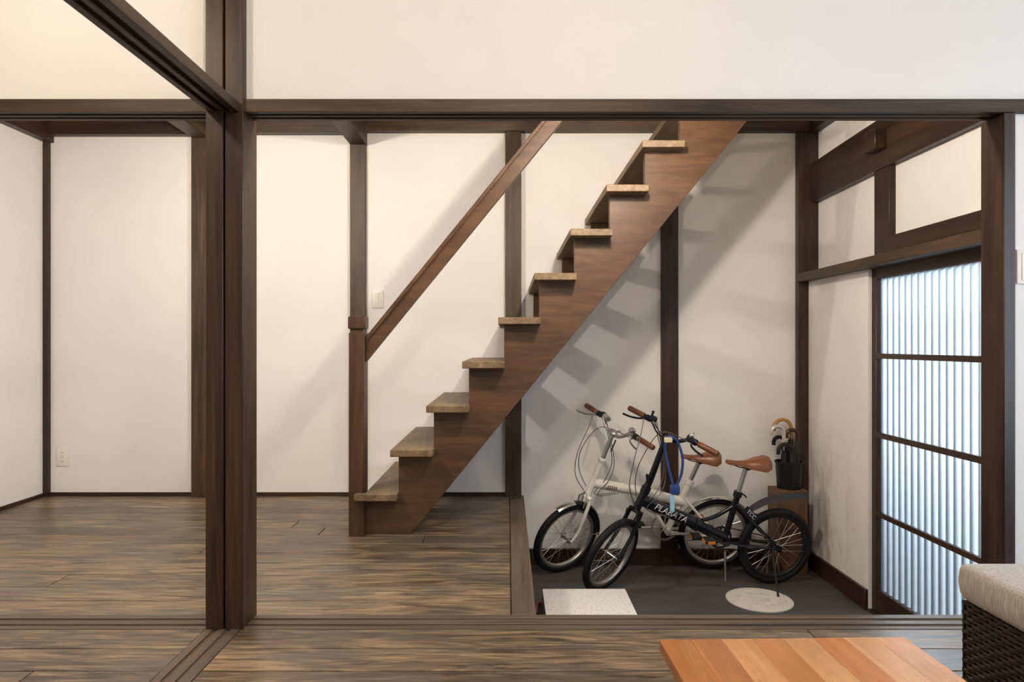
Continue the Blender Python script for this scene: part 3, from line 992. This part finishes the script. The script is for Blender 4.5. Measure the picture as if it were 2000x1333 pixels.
    for s_ in (-1, 1):
        if black:
            fk.tube(smooth_path([AX(.285) + yv * (s_ * .038), AX(.14) + yv * (s_ * .046) + pf * .004, hub + yv * (s_ * .050)]), [.013] * 6 + [.011] * 6 + [.009], 8)
        else:
            fk.tube(smooth_path([AX(.285) + yv * (s_ * .036), AX(.16) + yv * (s_ * .044), AX(.06) + yv * (s_ * .048) + pf * .006, hub + yv * (s_ * .050)]), [.012] * 8 + [.0095] * 8 + [.007] * 3, 8)
    fk.tube([AX(.288) - yv * .044, AX(.290), AX(.288) + yv * .044], .014, 8)
    fk.xf(S).build('fork', fm, root)
    fb = MB()   # front brake block and arms
    for s_ in (-1, 1):
        fb.tube([AX(.315) + pf * .030, AX(.28) + pf * .034 + yv * (s_ * .036), AX(.225) + pf * .026 + yv * (s_ * .030)], .006, 6)
    fb.tube([AX(.30) + pf * .014, AX(.318) + pf * .040], .009, 8)
    fb.xf(S).build('front_brake', M['blackp'] if black else M['alloy'], root)
    # ---- stem
    tp = AX(hb) + pf * bf
    if black:
        sm = MB().tube([AX(.42), AX(.50), tp - a * .02], [.022, .019, .0165], 14)
        sm.lathe([(.028, -.02), (.028, .02)], AX(.425), a, 14)
        sm.tube([AX(.47) + pf * .01, AX(.50) + pf * .045, AX(.515) + pf * .060], .008, 8)
        sm.lathe([(.020, -.022), (.023, -.018), (.023, .018), (.020, .022)], tp, (0, 1, 0), 14)
        sm.xf(S).build('handlebar_stem', M['black_paint'], root)
    else:
        sm = MB().tube([AX(.41), AX(.545)], .019, 14)
        sm.lathe([(.022, -.012), (.025, -.008), (.025, .008), (.022, .012)], AX(.545), a, 14)
        sm.xf(S).build('stem_base', M['white_paint'], root)
        sm = MB().tube([AX(.54), tp - a * .015], .0135, 14)
        sm.lathe([(.016, -.026), (.019, -.022), (.019, .022), (.016, .026)], tp, (0, 1, 0), 14)
        sm.xf(S).build('handlebar_stem', M['alloy'], root)
    # ---- handlebar
    hbp = []
    sweep = -.012
    for s_ in (-1, 1):
        seg_ = [tp + yv * (s_ * .0), tp + yv * (s_ * .050), tp + yv * (s_ * .085) + a * br * .35, tp + yv * (s_ * .130) + a * br * .95, tp + yv * (s_ * .19) + a * br + pf * sweep * .4, tp + yv * (s_ * (bl - .005)) + a * br + pf * sweep]
        hbp.append(smooth_path(seg_, 5))
    full = list(reversed(hbp[0])) + hbp[1][1:]
    MB().tube(full, .0112, 10).xf(S).build('handlebar', M['black_paint'] if black else M['alloy'], root)
    for s_ in (-1, 1):
        e0 = tp + yv * (s_ * (bl - .120)) + a * br + pf * sweep * .7
        e1 = tp + yv * (s_ * bl) + a * br + pf * sweep
        MB().tube([e0, e0 + (e1 - e0) * .04, e0 + (e1 - e0) * .96, e1], [.0155, .0165, .0165, .014], 14).xf(S).build('grip', M['grip'], root)
        b0 = e0 - yv * (s_ * .030)
        lv = MB()
        lv.lathe([(.0175, -.016), (.0185, -.012), (.0185, .012), (.0175, .016)], b0, (0, 1, 0), 12)
        lv.tube([b0 + pf * .012, b0 + pf * .034 - a * .006 + yv * (s_ * .004)], [.013, .010], 8)
        lv.xf(S)
        lb = lv.build('lever_clamp', M['blackp'], root)
        MB().tube(smooth_path([b0 + pf * .028 - a * .004, b0 + pf * .066 - a * .022 + yv * (s_ * .026), b0 + pf * .078 - a * .034 + yv * (s_ * .070), b0 + pf * .090 - a * .038 + yv * (s_ * .118)], 5), .0052, 8, flat=1.3).xf(S).build('brake_lever', M['blackp'] if black else M['alloy'], lb)
        if black or s_ < 0:
            MB().lathe([(.020, -.012), (.022, -.008), (.022, .010), (.018, .014)], b0 - yv * (s_ * .032) + a * .006, (0, 1, 0), 14).xf(S).build('shifter', M['blackp'], root)
    if black:
        c = tp + yv * (bl - .175) + a * (br + .026)
        q = MB().lathe([(.004, -.012), (.013, -.010), (.016, .0), (.013, .008), (.002, .012)], c, a, 16)
        q.tube([c + a * .008, c + a * .020 + yv * .012], .0035, 6)
        q.xf(S).build('bell', M['chrome'], root)
        c = tp - yv * (bl - .165) + a * (br + .022)
        MB().tube([c - a * .012, c + a * .018, c + a * .026 + pf * .004], [.006, .007, .010], 8).xf(S).build('thumb_shifter', M['blackp'], root)
    else:
        c = tp + yv * .135 + a * (br + .022)
        MB().lathe([(.006, -.018), (.020, -.012), (.024, .0), (.021, .012), (.010, .020), (.002, .022)], c, a, 18).xf(S).build('bell', M['chrome'], root)
        c = tp - yv * .095 + a * (br * .6 + .030)
        MB().lathe([(.010, -.026), (.017, -.022), (.019, .020), (.016, .032)], c, pf + yv * .1 + a * .4, 16).xf(S).build('front_lamp', M['alloy'], root)
        c = tp + yv * .03 + a * .022
        MB().tube([c - a * .02, c + a * .004, c + a * .012 + yv * .018], [.005, .006, .008], 8).xf(S).build('stem_bolt', M['alloy'], root)
        MB().tube([tp - a * .03 + yv * .028 + pf * -.015, tp - a * .11 + yv * .022 + pf * -.02], .005, 6).xf(S).build('fold_lever', M['greyp'], root)
    # ---- cables (from levers, sweeping forward and down to the fork and frame)
    lo = tp + a * br
    c1 = MB()
    c1.tube([S @ p for p in smooth_path([lo - yv * (bl - .15) + pf * .045 - a * .01, lo - yv * (bl - .20) + pf * .09 - a * .09, AX(.55) + pf * .17 - yv * .05, AX(.42) + pf * .15 - yv * .02, AX(.33) + pf * .05], 6)], .0026, 6)
    c1.tube([S @ p for p in smooth_path([lo + yv * (bl - .15) + pf * .045 - a * .01, lo + yv * .04 + pf * .16 - a * .02, AX(.60) + pf * .20 + yv * .0, AX(.47) + pf * .16, AX(.36) + pf * .045], 6)], .0026, 6)
    c1.build('brake_cables', M['cable'], root)
    c2 = MB()
    pA = S @ (lo - yv * .10 + pf * .02); pB = AX(.33) - pf * .03
    c2.tube(smooth_path([pA, S @ (AX(.58) + yv * .02 - pf * .05), AX(.45) - pf * .06 + yv * .02, pB + yv * .02, (Vector((.70, .03, .46)) if black else Vector((.66, .03, .54)))], 6), .0026, 6)
    c2.tube(smooth_path([pA + Vector((-.01, .01, 0)), S @ (AX(.57) + yv * .03 - pf * .065), AX(.45) - pf * .08 + yv * .03, pB + yv * .03 - pf * .015, (Vector((.68, .035, .45)) if black else Vector((.64, .035, .535)))], 6), .0024, 6)
    c2.build('gear_cables', M['cable'], root)
    # ---- cranks
    cr_a = (0.36 if black else pi - .05)       # direction of the left crank
    d = Vector((cos(cr_a), 0, sin(cr_a)))
    r_ring = .070 if black else .092
    ck = MB().lathe([(r_ring, -.050), (r_ring, -.046), (r_ring - .012, -.045), (r_ring - .012, -.051)], bb, (0, 1, 0), 40, closed=True)
    for k in range(5):
        t = 2 * pi * k / 5 + .3
        ck.tube([bb - yv * .048, bb - yv * .048 + Vector((cos(t), 0, sin(t))) * (r_ring - .008)], .006, 6)
    cs = ck.build('chainring', M['greyp'] if black else M['alloy'], root)
    for s_, dd in ((1, d), (-1, -d)):
        y0 = s_ * .058
        cm = MB().tube([bb + yv * (s_ * .03), bb + yv * y0], .011, 10)
        cm.tube([bb + yv * y0, bb + yv * (y0 + s_ * .006) + dd * .15], [.012, .009], 8, flat=.8)
        ca = cm.build('crank_arm', M['blackp'] if black else M['alloy'], root)
        pc = bb + yv * (y0 + s_ * .012) + dd * .15
        pm = MB().box(pc.x - .030, pc.x + .030, min(pc.y, pc.y + s_ * .07), max(pc.y, pc.y + s_ * .07), pc.z - .010, pc.z + .010)
        pe = pm.build('pedal', M['blackp'], ca, .003)
        MB().box(pc.x + .0302, pc.x + .034, min(pc.y + s_ * .015, pc.y + s_ * .055), max(pc.y + s_ * .015, pc.y + s_ * .055), pc.z - .008, pc.z + .008).build('reflector', M['orange'], pe)
        if black and s_ == 1:
            MB().box(pc.x - .022, pc.x + .022, pc.y + .0702, pc.y + .0725, pc.z - .008, pc.z + .008).build('side_reflector', M['orange'], pe)
    ch = MB()
    up_ = Vector((0, 0, 1))
    ch.tube([bb - yv * .048 + up_ * (r_ring + .002), rh - yv * .040 + up_ * .034], .0035, 5)
    ch.tube([bb - yv * .048 - up_ * (r_ring + .002), rh - yv * .040 - up_ * .060 + Vector((.03, 0, 0))], .0035, 5)
    ch.build('chain', M['greyp'], root)
    sp_ = MB().lathe([(.036, -.044), (.036, -.041), (.028, -.036), (.028, -.033), (.020, -.030)], rh, (0, 1, 0), 24)
    sp_.tube([rh - yv * .046 + Vector((.012, 0, -.02)), rh - yv * .046 + Vector((.035, 0, -.075)), rh - yv * .046 + Vector((.055, 0, -.11))], .008, 8)
    sp_.build('rear_sprockets', M['greyp'] if black else M['alloy'], root)
    # ---- mudguards
    def guard(c, rad, a0, a1, wd, Mx, name, mat, n=22, th_=.0012):
        rings_ = []
        for i in range(n + 1):
            t = a0 + (a1 - a0) * i / n
            e = Vector((cos(t), 0, sin(t)))
            rg = []
            for (yy, dr) in ((-1, -.010), (-.6, -.002), (0, .0015), (.6, -.002), (1, -.010)):
                rg.append(c + e * (rad + dr) + yv * (wd * yy))
            for (yy, dr) in ((1, -.010), (.6, -.002), (0, .0015), (-.6, -.002), (-1, -.010)):
                rg.append(c + e * (rad + dr - .0018) + yv * (wd * yy))
            rings_.append(rg)
        return MB().loft(rings_).xf(Mx).build(name, mat, root)
    if not black:
        g = guard(hub, Rw + .014, 1.62 - .05, 1.62 - .05 + 1.75, .026, S, 'front_mudguard', M['blackp'])
        guard(hub, Rw + .0155, 1.18, 1.70, .0255, S, 'front_mudguard_tip', M['chrome'])
        st_ = MB()
        for s_ in (-1, 1):
            e = Vector((cos(3.2), 0, sin(3.2)))
            st_.tube([hub + yv * (s_ * .052), hub + e * (Rw + .010) + yv * (s_ * .026)], .0018, 5)
        st_.xf(S).build('mudguard_stay', M['spoke'], g)
        guard(rh, Rw + .014, .35, 2.75, .027, I4, 'rear_mudguard', M['chrome'])
        MB().lathe([(.0, 0), (.020, 0), (.020, .008), (.0, .012)], Vector((-.262, 0, .30)), (-1, 0, .15), 16).build('rear_reflector', M['red'], root)
        MB().lathe([(.0, 0), (.016, 0), (.016, .006), (.0, .008)], Vector((.10, .006, .36)), (0, 1, 0), 16).build('spoke_reflector', M['red'], root)
    else:
        pts = [Vector((.190, 0, .468)), Vector((.150, 0, .495)), Vector((.065, 0, .534)), Vector((-.05, 0, .552)), Vector((-.175, 0, .556))]
        sp2 = smooth_path(pts, 5)
        rg2 = []
        for i, p in enumerate(sp2):
            t = i / (len(sp2) - 1)
            hw = .016 + .018 * min(1, t * 2.2)
            up2 = Vector((.15 - .1 * t, 0, 1)).normalized()
            rg2.append([p + yv * hw - up2 * .018, p + yv * hw * .7, p + up2 * .006, p - yv * hw * .7, p - yv * hw - up2 * .018,
                        p - yv * hw * .6 - up2 * .004, p + up2 * .002, p + yv * hw * .6 - up2 * .004])
        MB().loft(rg2).build('rear_mudguard', M['greyp'], root)
        # brace bridge with lettered plate between the stays
        MB().box(.09, .20, -.012, .012, .425, .440).xf(Matrix.Identity(4)).build('stay_bridge', M['black_paint'], root, .003)
    # ---- kickstand
    k0 = rh + (Vector((.045, .052, -.012)) if black else Vector((-.050, .060, -.100))); k1 = Vector(P['kick'])
    ks = MB().tube([k0 + Vector((.0, -.004, .02)), k0, k0 + (k1 - k0) * .93, k1], [.010, .0075, .006, .007], 8)
    ks.build('kickstand', M['blackp'] if black else M['alloy'], root)
    # ---- lettering
    if black:
        vv, ff = text_mesh('PLABATA', .053, .25)
        p0 = Vector((.842, 0, .550)); p1 = Vector((.505, 0, .393))
        ux = (p1 - p0).normalized()          # reads from the head towards the saddle
        uz = Vector((-ux.z, 0, ux.x)) if ux.x > 0 else Vector((ux.z, 0, -ux.x))
        if uz.z < 0: uz = -uz
        ctr = p0 + (p1 - p0) * .50
        yo = .0308
        v2 = []
        for x, y, z in vv:
            h = y
            bulge = math.sqrt(max(0.0, 1 - (h / .046) ** 2))
            v2.append(ctr + ux * x * .98 + uz * (h + .002) + yv * (.0302 * bulge + .0016 + z))
        MB().add(v2, ff).build('lettering', M['decal'], root, smooth=False)
        vv, ff = text_mesh('TCC', .034, .1)
        q0 = top; q1 = rh
        ux = (q1 - q0).normalized(); uz = Vector((-ux.z, 0, ux.x))
        if uz.z < 0: uz = -uz
        ctr = q0 + (q1 - q0) * .26 + uz * .022
        pl = MB().add([ctr + ux * (-.05) + uz * -.02 + yv * .034, ctr + ux * .055 + uz * -.02 + yv * .044, ctr + ux * .055 + uz * .02 + yv * .040, ctr + ux * -.05 + uz * .02 + yv * .030,
                       ctr + ux * (-.05) + uz * -.02 + yv * .030, ctr + ux * .055 + uz * -.02 + yv * .040, ctr + ux * .055 + uz * .02 + yv * .036, ctr + ux * -.05 + uz * .02 + yv * .026],
                      [(0, 1, 2, 3), (7, 6, 5, 4), (0, 4, 5, 1), (1, 5, 6, 2), (2, 6, 7, 3), (3, 7, 4, 0)]).build('stay_plate', M['black_paint'], root)
        MB().add([ctr + ux * x + uz * y + yv * (.0382 + x * .0952 - y * .1 + z) for x, y, z in vv], ff).build('stay_lettering', M['decal'], root, smooth=False)
    else:
        dm = MB()
        p0 = Vector((.72, 0, .578)); ux = Vector((-.98, 0, -.19)).normalized(); uz = Vector((-.19, 0, .98)).normalized()
        def strip(x0, x1, z0, z1):
            vv = []
            for x, z in ((x0, z0), (x1, z0), (x1, z1), (x0, z1)):
                vv.append(p0 + ux * x + uz * z + yv * (math.sqrt(max(0, .031 ** 2 - z * z)) + .0012))
            dm.add(vv, [(0, 1, 2, 3)])
        strip(.0, .075, -.010, -.004)
        for k in range(5): strip(.010 + k * .013, .017 + k * .013, -.002, .010)
        dm.build('brown_marking', M['gold'], root, smooth=False)
    return root, Mw, S, tp, a, pf

PB = dict(X0=1.5997, Y0=4.1299, th=.126, ph=.1324, w=1.0269, R=.2355, al=.4027, rake=.0431, de=.676, hb=.7553, bf=.0379, bl=.3077, br=.0497,
          xs=.2131, zs=.7333, xc=.2565, zc=.5677, xb=.3247, zb=.2808, kick=(.096, .238, .045))
PW = dict(X0=1.3167, Y0=4.3943, th=.0662, ph=.1699, w=.9618, R=.24, al=.345, rake=.0356, de=.5024, hb=.7256, bf=-.0007, bl=.3242, br=.0564,
          xs=.1289, zs=.7291, xc=.1837, zc=.5876, xb=.3111, zb=.2687, kick=(.013, .247, .044))
bike_w = bicycle(PW, 'white', 'cream folding bicycle with silver mudguards parked against the wall')
bike_b = bicycle(PB, 'black', 'black folding bicycle with tan saddle and a blue cable lock')

# ---- cable lock hanging on the black bicycle's stem
rootb, Mb, Sb, tpb, ab, pfb = bike_b
anchor = Mb @ (Sb @ (tpb - ab * .035 - pfb * .020 + Vector((0, .03, 0))))
lk = tag(empty('cable_lock', anchor), 'blue looped cable lock with pale blue key hanging from the black bicycle', 'lock')
def wp(px, py, Y):
    return Vector(((px - 992) * Y / F, Y, 1 - (py - 672) * Y / F)) - anchor
YL = anchor.y - .055
loop = smooth_path([wp(1315, 950, YL), wp(1306, 915, YL), wp(1299, 880, YL), wp(1301, 860, YL - .005), wp(1312, 853, YL - .005), wp(1324, 865, YL), wp(1333, 895, YL), wp(1331, 925, YL), wp(1322, 948, YL)], 6)
MB().tube(loop, .0075, 10).build('cable', M['blue'], lk)
b0 = wp(1318, 957, YL)
MB().box(b0.x - .026, b0.x + .026, b0.y - .013, b0.y + .013, b0.z - .024, b0.z + .026).build('lock_body', M['blue'], lk, .005, 2)
t0 = wp(1305, 860, YL - .018)
MB().box(t0.x - .022, t0.x + .022, t0.y - .010, t0.y + .010, t0.z - .014, t0.z + .014).build('cream_clip', M['cream'], lk, .003)
k0 = wp(1313, 985, YL)
kb = MB().tube([b0 + Vector((0, 0, -.02)), k0 + Vector((0, 0, .05))], .002, 6)
kb.build('key_cord', M['cable'], lk)
MB().box(k0.x - .013, k0.x + .013, k0.y - .006, k0.y + .006, k0.z - .045, k0.z + .052).build('key_tag', M['paleblue'], lk, .003)

# ================================================================== LIVING ROOM FURNITURE
# ---- table (turned a hair against the room)
TZ = .36
tb = tag(empty('low_table', (.327, 1.475, 0), R(1.6)), 'low table with an orange-brown laminated plank top', 'table')
WT, LT_ = .537, 1.0
nb = 8
for k in range(nb):
    x0 = WT * k / nb; x1 = WT * (k + 1) / nb
    bmx = MB().box(x0 - (x0 + x1) / 2 + .00005, x1 - (x0 + x1) / 2 - .00005, -LT_, 0, TZ - .024, TZ)
    o = bmx.build('top_board', M['table%d' % (0, 2, 1, 0, 3, 2, 3, 1)[k]], tb, .0003)
    o.location = ((x0 + x1) / 2, 0, 0)
for x in (.03, WT - .07):
    for y in (-.07, -LT_ + .03):
        MB().box(x, x + .04, y, y + .04, 0, TZ - .0245).build('leg', M['table'], tb, .002)
MB().box(.04, WT - .04, -.062, -.042, TZ - .075, TZ - .025).build('apron', M['table'], tb)
MB().box(.04, WT - .04, -LT_ + .042, -LT_ + .062, TZ - .075, TZ - .025).build('apron', M['table'], tb)

# ---- wicker seat
SX0, SX1, SY0, SY1 = 1.187, 1.93, .55, 1.782
sf = tag(empty('wicker_sofa', ((SX0 + SX1) / 2, (SY0 + SY1) / 2, 0)), 'dark brown woven wicker seat with a thick beige cushion', 'sofa')
sx, sy = (SX0 + SX1) / 2, (SY0 + SY1) / 2
MB().box(SX0 + .009 - sx, SX1 - .009 - sx, SY0 + .009 - sy, SY1 - .009 - sy, .05, .327).build('inner_frame', M['wicker_core'], sf)
def weave(name, p0, p1, nrm, z0, z1):
    p0 = Vector(p0); p1 = Vector(p1); nrm = Vector(nrm)
    d = p1 - p0; ln = d.length; d.normalize()
    pitch = .021; row = .0125
    nr = int((z1 - z0) / row)
    mb = MB()
    ns = int(ln / (pitch / 4))
    for r_ in range(nr):
        z = z0 + row * (r_ + .5)
        ph_ = pi * (r_ % 2)
        path = []
        for i in range(ns + 1):
            t = ln * i / ns
            path.append(p0 + d * t + nrm * (.0028 * sin(pi * t / pitch + ph_)) + Vector((0, 0, z)))
        # flat strand
        vv = []; ff = []
        for p in path:
            for (uu, ww) in ((-.0055, -.001), (-.003, .0024), (.003, .0024), (.0055, -.001)):
                vv.append(p + Vector((0, 0, uu)) + nrm * ww)
        for i in range(len(path) - 1):
            for k in range(3):
                ff.append((i * 4 + k, i * 4 + k + 1, (i + 1) * 4 + k + 1, (i + 1) * 4 + k))
        mb.add(vv, ff)
    # upright stakes
    ks = int(ln / pitch)
    for k in range(ks + 1):
        q = p0 + d * (pitch * k) - nrm * .001
        mb.tube([q + Vector((0, 0, z0)), q + Vector((0, 0, z1))], .0026, 5)
    o = mb.build(name, M['wicker'], sf)
    o['kind'] = 'stuff'
    return o
hx, hy = (SX1 - SX0) / 2, (SY1 - SY0) / 2
weave('woven_side', (-hx + .003, -hy, 0), (-hx + .003, hy, 0), (-1, 0, 0), .045, .333)
weave('woven_end', (-hx, hy - .003, 0), (hx, hy - .003, 0), (0, 1, 0), .045, .333)
weave('woven_end', (-hx, -hy + .003, 0), (hx, -hy + .003, 0), (0, -1, 0), .045, .333)
weave('woven_side', (hx - .003, -hy, 0), (hx - .003, hy, 0), (1, 0, 0), .045, .333)
for ax_ in (-1, 1):
    for ay in (-1, 1):
        MB().box(ax_ * (hx - .05) - .025, ax_ * (hx - .05) + .025, ay * (hy - .05) - .025, ay * (hy - .05) + .025, 0, .051).build('foot', M['wicker_core'], sf, .003)
# cushion: soft box
def cushion(x0, x1, y0, y1, z0, z1, nx=22, ny=34):
    rows = []
    cxx, cyy = (x0 + x1) / 2, (y0 + y1) / 2
    hx_, hy_ = (x1 - x0) / 2, (y1 - y0) / 2
    mb = MB()
    prof = [(.0, .0), (.35, -.0), (1, .0)]
    rings = []
    lev = [(z0, .012), (z0 + .006, .004), (z0 + .018, -.001), ((z0 + z1) / 2, -.004), (z1 - .014, -.002), (z1 - .005, .0005), (z1 - .0005, .005), (z1 + .003, .022), (z1 + .009, .08)]
    def outline(ins, z):
        pts = []
        n = 64
        ax_, ay_ = hx_ - ins, hy_ - ins
        rr = .03 if ins < .03 else .05
        for cxs, cys, a0 in ((1, 1, 0), (-1, 1, pi / 2), (-1, -1, pi), (1, -1, 3 * pi / 2)):
            for k in range(6):
                t = a0 + (pi / 2) * k / 5
                pts.append((cxs * (ax_ - rr) + rr * cos(t), cys * (ay_ - rr) + rr * sin(t), z))
        return pts
    for z, ins in lev:
        rings.append(outline(ins, z))
    mb.loft(rings)
    return mb
cu = cushion(-hx - .014, hx + .01, -hy - .01, hy + .012, .336, .424)
cu.build('seat_cushion', M['fabric'], sf)

# ================================================================== LAMPS (above the picture)
def lamp(name, loc, r, power, label, color=WARM, soft=.06):
    root = tag(empty(name, loc), label, 'ceiling light')
    MB().lathe([(.0, .0), (r, .0), (r, -.03), (r - .012, -.03), (r - .012, -.012), (.0, -.012)], (0, 0, 0), (0, 0, 1), 28).build('housing', M['switch'], root)
    MB().lathe([(.0, -.0125), (r - .013, -.0125), (r - .016, -.026), (.0, -.030)], (0, 0, 0), (0, 0, 1), 28).build('diffuser', M['glow'], root)
    d = bpy.data.lights.new(name + '_offscreen', 'POINT')
    d.energy = power
    d.color = color
    d.shadow_soft_size = soft
    o = bpy.data.objects.new('ceiling_lamp_offscreen', d)
    o.location = (0, 0, -.05 - soft)
    o.parent = root
    col.objects.link(o)
    return root
lamp('ceiling_light', (-1.60, 1.50, 2.5), .12, 15, 'round white ceiling light over the left part of the living room')
lamp('ceiling_light', (.10, .75, 2.5), .16, 40, 'round white ceiling light over the right part of the living room')
def wall_lamp(x, z, power, label, soft=.035):
    root = tag(empty('wall_lamp', (x, 2.50, z)), label, 'wall lamp')
    MB().box(-.05, .05, 0, .02, -.05, .05).build('back_plate', M['switch'], root, .003)
    MB().tube([(0, .02, 0), (0, .075, 0)], .010, 10).build('arm', M['switch'], root)
    MB().lathe([(.0, -.03), (.025, -.03), (.034, .035), (.03, .04), (.0, .04)], (0, .09, .04), (0, 0, 1), 20).build('socket', M['switch'], root)
    d = bpy.data.lights.new('hall_lamp_offscreen', 'POINT')
    d.energy = power; d.color = (1.0, 0.885, 0.765); d.shadow_soft_size = soft
    o = bpy.data.objects.new('hall_lamp_offscreen', d)
    o.location = (0, .12, -.06 - soft)
    o.parent = root
    col.objects.link(o)
wall_lamp(.50, 2.22, 51, 'small white wall lamp behind the hanging wall, facing the stairs')
wall_lamp(-1.55, 2.22, 56, 'small white wall lamp behind the hanging wall, facing the left hall')
